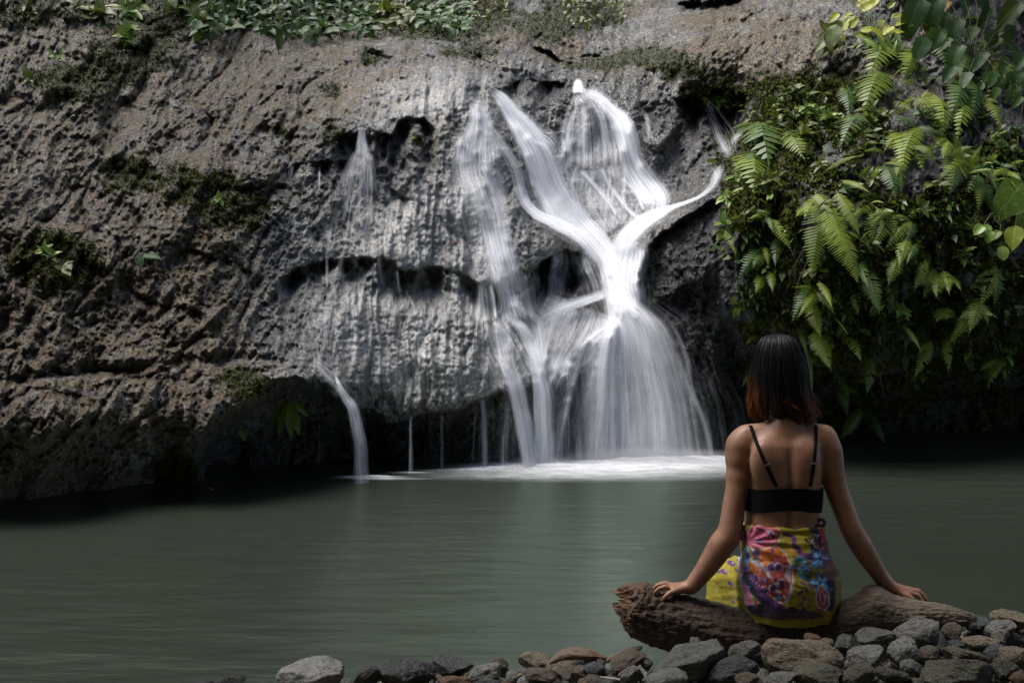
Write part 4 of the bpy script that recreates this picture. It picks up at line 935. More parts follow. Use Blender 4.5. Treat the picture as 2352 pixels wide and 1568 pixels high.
# paisley body
paint(ellm(1000,870,306,406,-14), WHT); paint(ellm(1000,870,292,392,-14), ORG); paint(ellm(1060,1040,240,250), RED); paint(ellm(1130,760,130,130,20), RED)
paint(curvem([(1290,760),(1230,860),(1270,1000),(1250,1180),(1180,1260)],34,14), WHT); paint(curvem([(1290,780),(1262,860),(1290,1000)],14,8), (.45,.2,.28))
paint(curvem([(720,680),(850,740),(960,860),(1040,960),(1100,1060)],34,10), WHT); paint(ellm(870,820,34,30), PINK); paint(ellm(870,820,18,16), WHT); paint(ellm(1020,950,28,26), PINK)
for (a, b) in ((820,930),(1010,790),(1110,780),(930,1090),(1040,1060),(1150,990),(820,600)):
    paint(ellm(a,b,51,55), WHT); paint(ellm(a+4,b+4,46,50), PUR); paint(ellm(a+6,b+6,20,24), NAV)
for (a, b) in ((1050,1190),(1110,1105),(1190,1180),(1140,1250)): paint(ellm(a,b,34,14,30), (.6,.4,.35))
# pink bloom by the waist
paint(ellm(900,390,258,168,-10), WHT); paint(ellm(895,385,245,155,-10), ORG); paint(ellm(880,380,225,140,-10), PINK)
paint(ellm(960,300,150,36,8), (.35,.03,.06)); paint(ellm(1010,330,70,30,25), WHT); paint(ellm(1030,370,46,22,60), NAV); paint(ellm(870,280,60,18,20), NAV); paint(ellm(880,420,50,8,40), (.25,.05,.15))
# blue flowers down the knot, pink-white border and purple band
paint(curvem([(650,640),(660,860),(690,1100),(760,1330)],62,52), WHT); paint(curvem([(660,760),(680,1000),(740,1300)],36,34), PINK)
for k in range(6): paint(ellm(690+20*math.sin(k*2),560+k*80,44,30,60+k*25), BLU if k % 2 else LBL)
paint(curvem([(720,900),(800,1080),(930,1240),(1100,1320),(1330,1340)],70,30), NAV); paint(curvem([(760,900),(850,1060),(980,1210),(1120,1290)],42,24), PUR)
for k in range(12): paint(ellm(760+k*34,930+k*33-k*k*.4,9,9), (.5,.35,.55))
paint(ellm(850,1330,160,60,10), NAV)
# purple vine, navy panel, flowers on the right
paint(curvem([(1200,350),(1300,400),(1340,520),(1430,620),(1560,660)],26,40), PUR)
for (a, b, r0, an) in ((1260,250,40,60),(1340,270,40,100),(1440,240,40,40),(1030,560,36,60),(1090,640,44,30),(1220,350,44,10)): paint(ellm(a,b,r0,16,an), PUR)
paint(curvem([(1530,200),(1590,330),(1620,440),(1600,560)],50,70), NAV)
for (a, b, an) in ((1580,360,30),(1560,430,100),(1590,500,60),(1620,390,120)): paint(ellm(a,b,44,10,an), WHT)
paint(curvem([(1670,300),(1720,460),(1790,640),(1830,800)],26,30), (.45,.05,.08)); paint(curvem([(1740,480),(1800,640),(1850,900)],14,18), ORG)
paint(curvem([(1790,1000),(1800,1150),(1780,1300)],60,60), NAV)
def flower(cx, cy, r, n0=5, ph=0):
    for k in range(n0):
        a = ph+k*360/n0; paint(ellm(cx+r*.55*math.cos(R(a)),cy+r*.55*math.sin(R(a)),r*.5,r*.27,a), BLU); paint(ellm(cx+r*.5*math.cos(R(a)),cy+r*.5*math.sin(R(a)),r*.34,r*.12,a), LBL)
    paint(ellm(cx,cy,r*.12,r*.12), NAV)
flower(1650,670,150); flower(1430,800,130,4,10); flower(1660,990,140,5,40); paint(ellm(1380,690,60,40), (.03,.14,.16)); paint(ellm(1460,920,80,50,30), (.03,.12,.16))
paint(curvem([(1290,780),(1400,815),(1470,820)],14,5), LBL)
paint(ellm(1690,1190,90,170,-8), (.45,.38,.42)); paint(ellm(1690,1190,72,150,-8), (.3,.06,.08)); paint(ellm(1690,1190,36,90,-8), (.5,.3,.34)); paint(ellm(1690,1190,22,70,-8), (.2,.03,.06))
for (a, b, an) in ((1430,1005,10),(1540,1050,60),(1480,1090,70),(1405,1115,-35),(1450,1190,70),(1405,1265,-40),(1445,1330,65),(1400,1390,-30)): paint(ellm(a,b,48,20,an), PUR)
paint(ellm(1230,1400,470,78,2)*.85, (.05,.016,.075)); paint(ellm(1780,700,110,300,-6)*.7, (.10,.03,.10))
rs = np.random.default_rng(77)
for k in range(46):
    a, b, r0, an = rs.uniform(660, 1840), rs.uniform(260, 1420), rs.uniform(16, 52), rs.uniform(0, 180); c_ = [PUR, RED, BLU, (.03,.10,.13), NAV, ORG, PUR][k % 7]
    paint(ellm(a, b, r0, r0*.42, an), c_); paint(ellm(a+r0*.3, b-6, r0*.22, r0*.12, an), WHT)
fleck = fbm(np.stack([X_/26, Y_/26, X_*0+5], -1), 2); col *= (1-.45*sstep(.22, .42, fleck)[:, None]); col *= (.88+.24*fbm(np.stack([X_/240, Y_/240, X_*0+7], -1), 2))[:, None]
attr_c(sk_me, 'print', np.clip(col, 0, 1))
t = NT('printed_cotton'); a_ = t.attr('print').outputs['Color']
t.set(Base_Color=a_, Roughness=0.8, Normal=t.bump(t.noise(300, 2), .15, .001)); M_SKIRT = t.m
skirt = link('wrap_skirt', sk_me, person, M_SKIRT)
# knot loop on the right hip, tie and bead on the left
t = NT('tie_cloth'); t.set(Base_Color=t.mix(t.ramp(t.noise(60, 3), [(.45, 0.), (.55, 1.)]), (.03,.008,.02), (.14,.03,.14)), Roughness=.8); M_TIE = t.m
link('knot_loop', torus(Q(1886,1200,-.04), (0.3,1,0), .010, .0055, 24, 8), skirt, M_TIE)
def lump(c, r, seed):
    bm = bmesh.new(); bmesh.ops.create_icosphere(bm, subdivisions=3, radius=1)
    V = np.array([v.co[:] for v in bm.verts]); d = 1+.25*fbm(V*1.7+seed, 2); 
    for v, dd in zip(bm.verts, d): v.co = Vector(c)+Vector((v.co.x*r[0]*dd, v.co.y*r[1]*dd, v.co.z*r[2]*dd))
    me = bpy.data.meshes.new('lump'); bm.to_mesh(me); bm.free(); me.polygons.foreach_set('use_smooth', np.ones(len(me.polygons), bool)); return me
link('knot', lump(Q(1876,1212,-.055), (.012,.010,.012), 3), skirt, M_TIE); link('tie_knot', lump(Q(1706,1230,-.03), (.010,.012,.016), 5), skirt, M_TIE)
t = NT('white_bead'); t.set(Base_Color=(.75,.75,.75), Roughness=.3); link('bead', lump(Q(1699,1242,-.035), (.0045,.0045,.0045), 8), skirt, t.m)
# hair -------------------------------------------------------------
HS = np.array([(766,1794,6,.01),(770,1794,26,.035),(778,1794,42,.055),(795,1794,51,.070),(820,1794,59,.083),(850,1794,64,.090),(880,1794,67,.093),(910,1795,68,.093),(940,1798,66,.088),(962,1802,61,.078),(985,1808,52,.062)], float)
def hair_at(y): return [np.interp(y, HS[:, 0], HS[:, k]) for k in (1, 2, 3)]
fh = Field((Q(1690, 0)[0], PD-.12, Q(0, 1000)[2]), (Q(1910, 0)[0], PD+.18, Q(0, 755)[2]), .005)
def hair_fn(p):
    yy = 784-(p[..., 2]-H)/PD*F; cx, w, d = hair_at(yy); w = w*mpp*.93; d = d*.93; x = (p[..., 0]-(cx-1176)*mpp)/w; y = (p[..., 1]-(PD+.03))/d
    dd = (np.sqrt(x*x+y*y)-1)*np.minimum(w, d); oz = np.maximum(p[..., 2]-Q(0, 767)[2], Q(0, 940)[2]-p[..., 2])
    cut = .025-(np.sqrt(((p[..., 0]-hc[0])/1.)**2+((p[..., 1]-(hc[1]+.06)))**2)-.05)     # open at the face
    return np.maximum(np.maximum(dd, oz), np.where(p[..., 1] > PD+.075, cut, -1))
fh.add(hair_fn, (Q(1700, 0)[0], PD-.1, Q(0, 980)[2]), (Q(1900, 0)[0], PD+.16, Q(0, 760)[2]), .004)
hv, hf = fh.mesh(); hv = relax(hv, hf, 4, .5)
t = NT('hair'); hc_ = t.attr('tint').outputs['Color']; t.set(Base_Color=hc_, Roughness=0.46); t.b.inputs['Specular IOR Level'].default_value = .2
if 'Anisotropic' in t.b.inputs: t.b.inputs['Anisotropic'].default_value = .4
M_HAIR = t.m
def tint(x, y, r=None):
    """dark roots, copper ends, brighter at both sides"""
    side = np.clip((np.abs(x-1796)-30)/45, 0, 1); f = sstep(870, 972, y+34*side)*np.clip(.18+.82*side, 0, 1)
    if r is not None: f = f*np.clip(r, 0, 1.3)
    f = np.clip(f, 0, 1)[..., None]; return np.array((.0035, .0032, .004))*(1-f)+np.array((.19, .048, .011))*f
hair_me = np_mesh('hair', hv, hf); yy = 784-(hv[:, 2]-H)/hv[:, 1]*F; xx = hv[:, 0]/hv[:, 1]*F+1176; attr_c(hair_me, 'tint', tint(xx, yy)*.8)
hair = link('hair', hair_me, person, M_HAIR)
SV, SF, ST = [], [], []; q0 = 0
for k in range(4200):
    a = rng.uniform(-math.pi*1.12, math.pi*.12) if k % 8 else rng.uniform(math.pi*.1, math.pi*.9)   # mostly the back of the head
    front = math.sin(a) > .35
    y1 = 938+44*rng.beta(1.3, 2.8)+9*math.cos(a)+8*math.sin(a*9+1) if not front else rng.uniform(930, 975)
    ci = int((a+4)*9+rng.normal(0, .25)); cr = np.random.default_rng(ci+900); c_len, c_drift, c_flip = cr.uniform(-24, 18), cr.normal(0, .10), cr.random() < .3
    if not front: y1 += c_len
    flip = c_flip if rng.random() < .8 else rng.random() < .3; n = 16; yv = np.linspace(0, 1, n)**1.0; ys = 770+(y1-770)*yv**1.25
    cx, w, d = hair_at(ys); lift = 1.0+rng.uniform(-.05, .03)+.05*(rng.random() < .06)*yv
    aa = a+rng.normal(0, .05)*yv+c_drift*yv**3+.03*np.sin(yv*5+k); out = np.where(flip, .20*rng.random()*np.clip(yv-.82, 0, 1)/.18, -.10*np.clip(yv-.85, 0, 1)/.15)
    out = out+(.34*np.clip(yv-.80, 0, 1)/.2*max(0, math.cos(a)-.45)*rng.random()*2.2)
    rr_ = lift*(1+out); 
    x = (cx-1176)*mpp+np.cos(aa)*w*mpp*rr_; y = PD+.03+np.sin(aa)*d*rr_; z = np.array([Q(0, v)[2] for v in ys])
    if front: y = np.minimum(y, PD+.03+.085+np.abs(np.cos(aa))*-.02)
    pts = np.stack([x, y, z], -1); wd = rng.uniform(.0006, .0020)*(1-.75*yv); sx = -np.sin(aa); sy = np.cos(aa)
    ph = rng.normal(0, .55); wv_ = np.stack([sx*math.cos(ph)+np.cos(aa)*math.sin(ph), sy*math.cos(ph)+np.sin(aa)*math.sin(ph), sx*0], -1)
    L_ = pts-wv_*wd[:, None]; R__ = pts+wv_*wd[:, None]
    SV.append(np.stack([L_, R__], 1).reshape(-1, 3)); i = np.arange(n-1)*2+q0; SF.append(np.stack([i, i+1, i+3, i+2], -1)); q0 += 2*n
    px_ = x/y*F+1176; r_ = rng.uniform(.2, 1.2); ST.append(np.repeat(tint(px_, ys, np.full(n, r_))+(.022*(rng.random() < .3)*np.exp(-((yv-.12)/.10)**2))[:, None], 2, 0))  # some strands carry a painted highlight near the crown
for k in range(110):        # flyaways
    a = rng.uniform(-math.pi*1.1, math.pi*.1); n = 16; yv = np.linspace(0, 1, n); ys = rng.uniform(775, 900)+(rng.uniform(60, 120))*yv; ys = np.minimum(ys, 1000)
    cx, w, d = hair_at(ys); rr_ = 1.0+rng.uniform(.01, .16)*yv**1.5+.02*np.sin(yv*4+k); aa = a+rng.normal(0, .12)*yv
    pts = np.stack([(cx-1176)*mpp+np.cos(aa)*w*mpp*rr_, PD+.03+np.sin(aa)*d*rr_, np.array([Q(0, v)[2] for v in ys])], -1); wd = .0006*(1-.6*yv); sx = -np.sin(aa); sy = np.cos(aa); off_ = np.stack([sx, sy, sx*0], -1)*wd[:, None]
    SV.append(np.stack([pts-off_, pts+off_], 1).reshape(-1, 3)); i = np.arange(n-1)*2+q0; SF.append(np.stack([i, i+1, i+3, i+2], -1)); q0 += 2*n; ST.append(np.repeat(tint(pts[:, 0]/pts[:, 1]*F+1176, ys, np.full(n, 1.0)), 2, 0))
# one stray copper lock across the back
for m in range(14):
    n = 16; f = np.linspace(0, 1, n); xs = 1781+f*48+m*.5; ys = 1200*.6125+0*f; ys = 915+f*21+8*np.sin(f*2.6)*-.4+m*.7+f*f*4
    cx, w, d = hair_at(ys); xx = (xs-cx)/w; yb = PD+.03-d*1.045*np.sqrt(np.clip(1-xx**2, 0, 1)); z = np.array([Q(0, v)[2] for v in ys]); pts = np.stack([(xs-1176)*mpp*(yb/PD)**0, yb, z], -1)
    wd = .0011*np.sin(f*math.pi*.92+.12); SV.append(np.stack([pts-np.array([0, 0, 1])*wd[:, None], pts+np.array([0, 0, 1])*wd[:, None]], 1).reshape(-1, 3)); i = np.arange(n-1)*2+q0; SF.append(np.stack([i, i+1, i+3, i+2], -1)); q0 += 2*n
    ST.append(np.repeat(np.tile(np.array([[.38, .11, .025]]), (n, 1))*(.4+.6*np.sin(f*math.pi))[:, None], 2, 0))
st_me = np_mesh('strands', np.concatenate(SV), np.concatenate(SF)); attr_c(st_me, 'tint', np.concatenate(ST))
tag(link('strands', st_me, hair, M_HAIR), None, None, None, 'stuff')
# ------------------------------------------------------------------ shoreline stones
def stone_mat(name, c0, c1, spots=0.6, rough=0.7, dark=(0.02, 0.02, 0.018), warm=None):
    t = NT(name); oi = t.new('ShaderNodeObjectInfo').outputs['Random']
    n1 = t.noise(1.6, 5, .6); n2 = t.noise(4.2, 6, .68); n3 = t.noise(13, 3, .6)
    col = t.mix(n1, c0, c1)
    if warm: col = t.mix(t.ramp(t.noise(2, 3, .6, dist=.5), [(.5, 0.), (.68, .8)]), col, warm)
    col = t.mix(t.ramp(n2, [(.38, spots), (.48, 0.)]), col, dark)
    col = t.mix(t.ramp(n3, [(.58, 0.), (.68, .6)]), col, (0.42, 0.41, 0.37))
    hs = t.new('ShaderNodeHueSaturation'); t.lk(col, hs.inputs['Color']); t.lk(t.math('ADD', t.math('MULTIPLY', oi, .6), .45), hs.inputs['Value'])
    t.set(Base_Color=hs.outputs[0], Roughness=rough, Normal=t.bump(n3, .8, .006, t.bump(n2, 1.0, .022))); return t.m
SM = {'grey': stone_mat('grey_stone', (.10,.10,.088), (.29,.285,.255)), 'green': stone_mat('green_grey_stone', (.09,.10,.08), (.27,.285,.235)),
      'brown': stone_mat('brown_stone', (.09,.07,.042), (.27,.21,.135)), 'dark': stone_mat('dark_wet_stone', (.015,.016,.016), (.07,.072,.07), .5, .42),
      'blue': stone_mat('blue_grey_stone', (.05,.06,.065), (.16,.18,.19), .4, .5), 'orange': stone_mat('rusty_stone', (.12,.06,.03), (.28,.14,.07)),
      'olive': stone_mat('olive_stone', (.05,.052,.03), (.17,.165,.11), warm=(.14,.07,.03)), 'pale': stone_mat('pale_stone', (.3,.29,.27), (.55,.53,.5), .2)}
def stone_mesh(seed, sub=4, rough=1.0, ang=0.0):
    bm = bmesh.new(); bmesh.ops.create_icosphere(bm, subdivisions=sub, radius=1)
    V = np.array([v.co[:] for v in bm.verts]); o = seed*7.77
    r = np.random.default_rng(seed); D = np.ones(len(V))
    # a few cut planes make faces, then noise rounds and pits them
    for k in range(8 + int(8*ang)):
        n = r.normal(size=3); n /= np.linalg.norm(n); h = r.uniform(.58, .96); d = V@n; m = d > 1e-3
        lim = np.where(m, h/np.maximum(d, 1e-3), 9); kk = 0.06+0.10*(1-ang); x = np.clip(kk-(lim-D), 0, None)/kk
        D = np.minimum(D, lim)*1.0 - 0*x
    V2 = V*D[:, None]
    V2 = V2*(1+0.17*fbm(V2*1.5+o, 3)+rough*0.075*fbm(V2*4.0+o, 4, ridged=True)+rough*.035*fbm(V2*12+o, 3))[:, None]
    for v, c in zip(bm.verts, V2): v.co = c
    for f in bm.faces: f.smooth = True
    me = bpy.data.meshes.new('stone'); bm.to_mesh(me); bm.free(); return me
def shoreD(x, y):
    """distance of a stone seen at picture (x, y): rows run from the water's edge towards the camera"""
    right = 3.2-(y-1400)/168*.52; left = 3.52-(y-1525)/43*.26; w = float(sstep(1150, 1550, x)); return right*w+left*(1-w)
c5 = lambda x, y: (1347.5+x*.4271, 1347.5+y*.4271, .4271)
c4 = lambda x, y: (428.75+x*.3906, 1408.75+y*.3906, .3906)
STONES = [
 (c5,570,385,255,92,-16,'green',1,'large rough pale green-grey boulder in front of the left half of the log'),
 (c5,1135,378,222,108,6,'brown',.2,'large round brown boulder in the middle of the shoreline, below the woman'),
 (c5,790,440,145,62,-22,'dark',.6,'dark flat slab leaning against the large round brown boulder'),
 (c5,870,330,78,42,8,'grey',.8,'small grey stone between the green-grey boulder and the brown boulder'),
 (c5,1218,276,48,30,10,'orange',.2,'small rounded rust-orange stone just under the log'),
 (c5,1292,302,50,28,20,'brown',.7,'small pale brown chip beside the rust-orange stone'),
 (c5,1400,322,80,80,30,'green',.5,'upright green-grey stone touching the log right of the rust-orange stone'),
 (c5,1560,272,110,54,8,'grey',.4,'long pitted grey stone lying against the right half of the log'),
 (c5,1790,255,150,100,-24,'grey',.9,'big wedge-shaped grey boulder leaning on the right part of the log'),
 (c5,1700,358,84,86,20,'grey',.3,'speckled grey stone propped under the wedge-shaped boulder'),
 (c5,1500,384,116,62,-14,'grey',.8,'angular grey stone with a pale split face, right of the brown boulder'),
 (c5,1962,246,64,54,30,'brown',.3,'rounded brown stone right of the wedge-shaped boulder'),
 (c5,2096,196,66,40,-12,'blue',.2,'smooth dark blue-grey cobble beside the thin right end of the log'),
 (c5,2275,172,100,50,8,'brown',.4,'brown boulder at the far right edge, topmost of the pile'),
 (c5,2205,222,100,44,-18,'grey',.5,'long grey stone under the topmost brown boulder at the right'),
 (c5,2232,262,54,32,-10,'grey',.8,'small angular grey stone next to the orange fallen leaf'),
 (c5,2140,300,124,44,6,'brown',.1,'long smooth brown cobble near the right edge'),
 (c5,1990,314,54,28,0,'blue',.3,'small blue-grey cobble left of the long smooth brown cobble'),
 (c5,1832,372,62,48,-40,'olive',.4,'tilted olive stone in front of the wedge-shaped boulder'),
 (c5,2020,366,138,42,8,'brown',.5,'low brown slab above the big mottled boulder in the corner'),
 (c5,2296,384,80,70,0,'brown',.4,'brown boulder cut by the right edge of the picture'),
 (c5,2000,462,210,88,6,'olive',.4,'big mottled olive boulder in the lower right corner'),
 (c5,2242,452,94,58,20,'olive',.5,'mottled stone right of the big boulder in the corner'),
 (c5,2200,345,60,40,-10,'blue',.4,'bluish cobble between two brown slabs near the right edge'),
 (c5,1450,472,108,62,-6,'olive',.3,'dark olive boulder at the bottom edge, right of centre'),
 (c5,1225,484,140,58,-8,'olive',.3,'wide olive-brown stone at the bottom edge below the round brown boulder'),
 (c5,1046,492,112,40,-10,'grey',.5,'flat grey stone at the bottom edge below the dark slab'),
 (c5,862,496,64,32,0,'brown',.4,'small brown stone at the bottom edge under the dark slab'),
 (c5,1645,474,96,46,12,'olive',.6,'reddish speckled stone at the bottom edge left of the big corner boulder'),
 (c5,1752,440,66,44,20,'grey',.6,'small grey stone wedged beside the big corner boulder'),
 (c5,436,494,110,44,-8,'grey',.6,'pale grey stone at the bottom edge under the rough green-grey boulder'),
 (c5,240,464,72,44,-14,'grey',.7,'grey stone at the bottom edge beside the pale twig'),
 (c5,215,400,118,48,-24,'brown',.8,'tilted brown slab left of the rough green-grey boulder'),
 (c5,44,440,58,42,0,'blue',.4,'dark rounded cobble left of the tilted brown slab'),
 (c5,582,302,46,34,0,'grey',.5,'small grey stone peeking out behind the rough green-grey boulder'),
 (c5,2326,492,56,44,0,'orange',.4,'rust-brown stone in the extreme lower right corner'),
 (c5,-60,470,80,40,10,'brown',.6,'brown stone at the bottom edge left of the dark rounded cobble'),
 (c4,730,360,195,84,-6,'grey',.8,'striped grey boulder standing alone at the water edge'),
 (c4,1285,348,175,92,4,'dark',.4,'largest black wet boulder at the water edge'),
 (c4,1050,378,90,60,-20,'dark',.6,'smaller black wet stone left of the largest black boulder'),
 (c4,1570,312,138,66,10,'dark',.7,'angular dark grey stone right of the largest black boulder'),
 (c4,1740,352,108,58,-16,'grey',.5,'grey wet stone beside the yellow fallen leaf'),
 (c4,1842,288,52,42,20,'brown',.8,'small brown stone behind the yellow fallen leaf'),
 (c4,1560,398,116,32,0,'orange',.3,'flat tan stone at the bottom edge below the angular dark stone'),
 (c4,2046,278,100,52,-4,'brown',.8,'rough grey-brown stone touching the weathered driftwood piece'),
 (c4,2090,366,118,46,6,'brown',.5,'brown stone right of the yellow fallen leaf'),
 (c4,2320,352,70,50,0,'brown',.7,'reddish brown stone below the weathered driftwood piece'),
 (c4,270,398,80,34,0,'dark',.5,'leftmost pair of black stones at the bottom edge, right one'),
 (c4,112,404,64,24,0,'dark',.5,'leftmost pair of black stones at the bottom edge, left one'),
 (c4,1472,376,30,20,0,'pale',.3,'small pale stone between the two black boulders and the dark angular one'),
 (c4,940,405,34,24,0,'grey',.4,'small grey stone between the striped boulder and the black stones'),
 (c4,1920,380,60,40,0,'grey',.6,'grey stone under the yellow fallen leaf'),
]
def put_stone(me, mat, x, y, hw, hh, rot, D, label, group=None, deep=None):
    o = bpy.data.objects.new('stone', me); C.objects.link(o)
    if not me.materials: me.materials.append(mat)
    else:
        o.material_slots[0].link = 'OBJECT'; o.material_slots[0].material = mat
    rx, rz = hw/F*D, hh/F*D; ry = deep if deep else (rx+rz)*.5
    o.location = P(x, y, D+ry*.3); o.scale = (rx*1.02, ry*1.0, rz*1.08); o.rotation_euler = (random.uniform(-.15, .15), R(rot), random.uniform(-.2, .2))
    tag(o, label, 'stone', group); return o
boxes = []
for k, (tr, x, y, hw, hh, rot, m, a, lab) in enumerate(STONES):
    vx, vy, s = tr(x, y); D = shoreD(vx, vy+hh*s*.5)
    put_stone(stone_mesh(100+k, 5 if hw*s > 26 else 4, 1.0 if m not in ('blue',) else .4, a), SM[m], vx, vy, hw*s, hh*s, rot, D, lab, 'stones of the shoreline')
    boxes.append((vx, vy, hw*s, hh*s, D))
# fill between: smaller stones that nothing tells apart
fillm = [stone_mesh(300+k, 3, .9, (k % 3)/2) for k in range(8)]; cnt_ = 0
for k in range(1600):
    if cnt_ >= 280: break
    x = random.uniform(1000, 2420)**1.0; edge = np.interp(x, [420, 800, 1000, 1300, 1480, 1600, 2000, 2230, 2352], [1575, 1560, 1545, 1515, 1506, 1490, 1470, 1440, 1412])
    y = random.uniform(edge+8, 1600); D = shoreD(x, y)+random.uniform(.0, .06)
    hw = random.uniform(6, 21) if random.random() < .7 else random.uniform(18, 34)
    if any(((x-b[0])/(b[2]*.8))**2+((y-b[1])/(b[3]*.8))**2 < 1 for b in boxes) and random.random() < .85: continue
    m = random.choice(['grey', 'grey', 'brown', 'brown', 'olive', 'blue', 'dark', 'green', 'orange'])
    if random.random() < .05: m = 'pale'; hw = random.uniform(5, 10)
    put_stone(random.choice(fillm), SM[m], x, y, hw, hw*random.uniform(.55, .9), random.uniform(-40, 40), D+.05, 'small '+{'dark': 'black', 'blue': 'blue-grey', 'green': 'green-grey', 'orange': 'rusty', 'pale': 'whitish'}.get(m, m)+' stone in the gaps between larger stones '+('left of the log' if x < 1430 else 'below the left half of the log' if x < 1760 else 'below the right half of the log' if x < 2200 else 'in the right corner'), 'small gap stones')
    cnt_ += 1
# pebbles seen through the shallow water
t = NT('wet_pebble'); oi = t.new('ShaderNodeObjectInfo').outputs['Random']; t.set(Base_Color=t.mix(oi, (.10,.075,.045), (.42,.30,.18)), Roughness=.5); M_PEB = t.m
for k in range(110):
    D = random.uniform(3.45, 4.7); x = random.uniform(-150, 1300); X = (x-1176)/F*D; z = float(ground_z(np.array(X), np.array(D)))
    r_ = random.uniform(.03, .085)
    if z+r_*.5 > -.015: continue
    o = bpy.data.objects.new('pebble', fillm[k % 8]); C.objects.link(o); o.material_slots[0].link = 'OBJECT'; o.material_slots[0].material = M_PEB
    o.location = (X, D, z-.01); o.scale = (r_, r_*.9, r_*.45); o.rotation_euler = (0, 0, random.uniform(0, 6))
    tag(o, 'brown pebble lying under the shallow water near the shore', 'pebble', 'pebbles under the shallow water')
# bits of driftwood and a twig
def stick(name, pts, label, mat, cat='driftwood', flat=.6, rough=.25):
    path, s = catmull(pts, 60); pos = Pn(path[:, 0], path[:, 1], path[:, 3]); rad = path[:, 2]/F*path[:, 3]; na = 22
    a = np.linspace(0, 2*math.pi, na, endpoint=False); tg_ = np.gradient(pos, axis=0); tg_ /= np.linalg.norm(tg_, axis=1)[:, None]
    s1 = np.cross(tg_, [0, 0, 1.]); s1 /= np.linalg.norm(s1, axis=1)[:, None]; s2 = np.cross(s1, tg_)
    V = pos[:, None]+(np.cos(a)[None, :, None]*s1[:, None]+np.sin(a)[None, :, None]*s2[:, None]*flat)*(rad[:, None]*(1+rough*fbm(np.stack([np.repeat(s[:, None]/40, na, 1), np.cos(a)[None]*1.6+0*s[:, None], np.sin(a)[None]*1.6+0*s[:, None]], -1), 3, ridged=True)))[..., None]
    i = np.arange(59)[:, None]*na; j = np.arange(na)[None]; f = np.stack([i+j, i+na+j, i+na+(j+1) % na, i+(j+1) % na], -1).reshape(-1, 4)
    me = np_mesh(name, V.reshape(-1, 3), f); attr_f(me, 'along', np.full(len(me.vertices), .9)); attr_f(me, 'hollow', np.full(len(me.vertices), .25))
    o = link(name, me, None, mat); return tag(o, label, cat)
stick('driftwood_piece', [(1262,1522,5,3.22),(1290,1505,16,3.22),(1330,1500,20,3.2),(1372,1506,14,3.2),(1400,1514,4,3.2)], 'weathered curved driftwood piece lying on stones left of the log', M_LOG)
stick('driftwood_piece', [(1385,1520,5,3.2),(1420,1506,12,3.18),(1450,1494,12,3.16),(1474,1486,5,3.15)], 'dark broken bark strip beside the left end of the log', M_LOG)
t = NT('pale_twig'); t.set(Base_Color=t.mix(t.noise(60), (.28,.25,.2), (.5,.46,.4)), Roughness=.8)
stick('twig', [(1378,1554,2,2.78),(1400,1557,3,2.78),(1424,1560,2.5,2.78)], 'short pale broken twig lying among stones at the bottom edge', t.m, 'twig', .8)

# gravel between the stones: too small to pick apart
r = np.random.default_rng(55); ng = 4200; gpx = r.uniform(560, 2750, ng); gD_ = r.uniform(2.3, 3.75, ng); gX_ = (gpx-1176)/F*gD_
gz_ = ground_z(gX_, gD_)-.03+.035*fbm(np.stack([gX_, gD_, ground_z(gX_, gD_)], -1)*3.0, 3); kp = gz_ > -.05; gX_, gD_, gz_ = gX_[kp], gD_[kp], gz_[kp]; ng = len(gX_)
oc = np.array([(1,0,0),(0,1,0),(-1,0,0),(0,-1,0),(0,0,1),(0,0,-1)], float); of = np.array([(0,1,4),(1,2,4),(2,3,4),(3,0,4),(1,0,5),(2,1,5),(3,2,5),(0,3,5)])
sz = r.uniform(.006, .022, ng); V = np.stack([gX_, gD_, gz_+sz*.3], -1)[:, None]+oc[None]*sz[:, None, None]*r.uniform(.6, 1.3, (ng, 6, 1)); Fg = (of[None]+np.arange(ng)[:, None, None]*6).reshape(-1, 3)
me = np_mesh('gravel', V.reshape(-1, 3), Fg); o = link('gravel', me, None, None); t = NT('gravel_bits'); t.set(Base_Color=t.ramp(t.noise(90, 2), [(.3, (.03,.027,.022)), (.55, (.13,.115,.09)), (.75, (.34,.31,.27))]), Roughness=.7); me.materials.append(t.m)
tag(o, 'fine gravel and grit between the shoreline stones', 'gravel', None, 'stuff')
# ------------------------------------------------------------------ plants
def leaf_mat(name, c0, c1, rough=.42, trans=.35, vein=True, spec=.5):
    t = NT(name); oi = t.new('ShaderNodeObjectInfo').outputs['Random']; u = t.attr('lu').outputs['Fac']; rv = t.attr('rnd').outputs['Fac']
    n = t.noise(12, 3); f = t.math('FRACT', t.math('ADD', t.math('ADD', oi, rv), t.math('MULTIPLY', n, .35)))
    col = t.mix(f, c0, c1)
    if vein: col = t.mix(t.ramp(u, [(0.0, .55), (.10, 0.)]), col, tuple(min(1, a*1.6+.008) for a in c1))
    t.set(Base_Color=col, Roughness=rough); t.b.inputs['Specular IOR Level'].default_value = spec
    tl = t.new('ShaderNodeBsdfTranslucent'); t.lk(t.mix(.5, col, (.16, .22, .02)), tl.inputs['Color'])
    m = t.new('ShaderNodeMixShader'); m.inputs[0].default_value = trans; t.lk(t.b.outputs[0], m.inputs[1]); t.lk(tl.outputs[0], m.inputs[2]); t.lk(m.outputs[0], t.out.inputs[0]); return t.m
L_DARK = leaf_mat('dark_glossy_leaf', (.016,.045,.010), (.055,.115,.022), .46, .25, True, .3)
L_MID = leaf_mat('green_leaf', (.042,.062,.008), (.12,.145,.018), .42)
L_FERN = leaf_mat('fern_green', (.09,.14,.010), (.22,.28,.03), .5, .35, False)
L_FDARK = leaf_mat('dark_fern_green', (.03,.075,.01), (.075,.13,.02), .5, .3, False)
L_YEL = leaf_mat('yellow_green_leaf', (.20,.26,.02), (.40,.40,.05), .45)
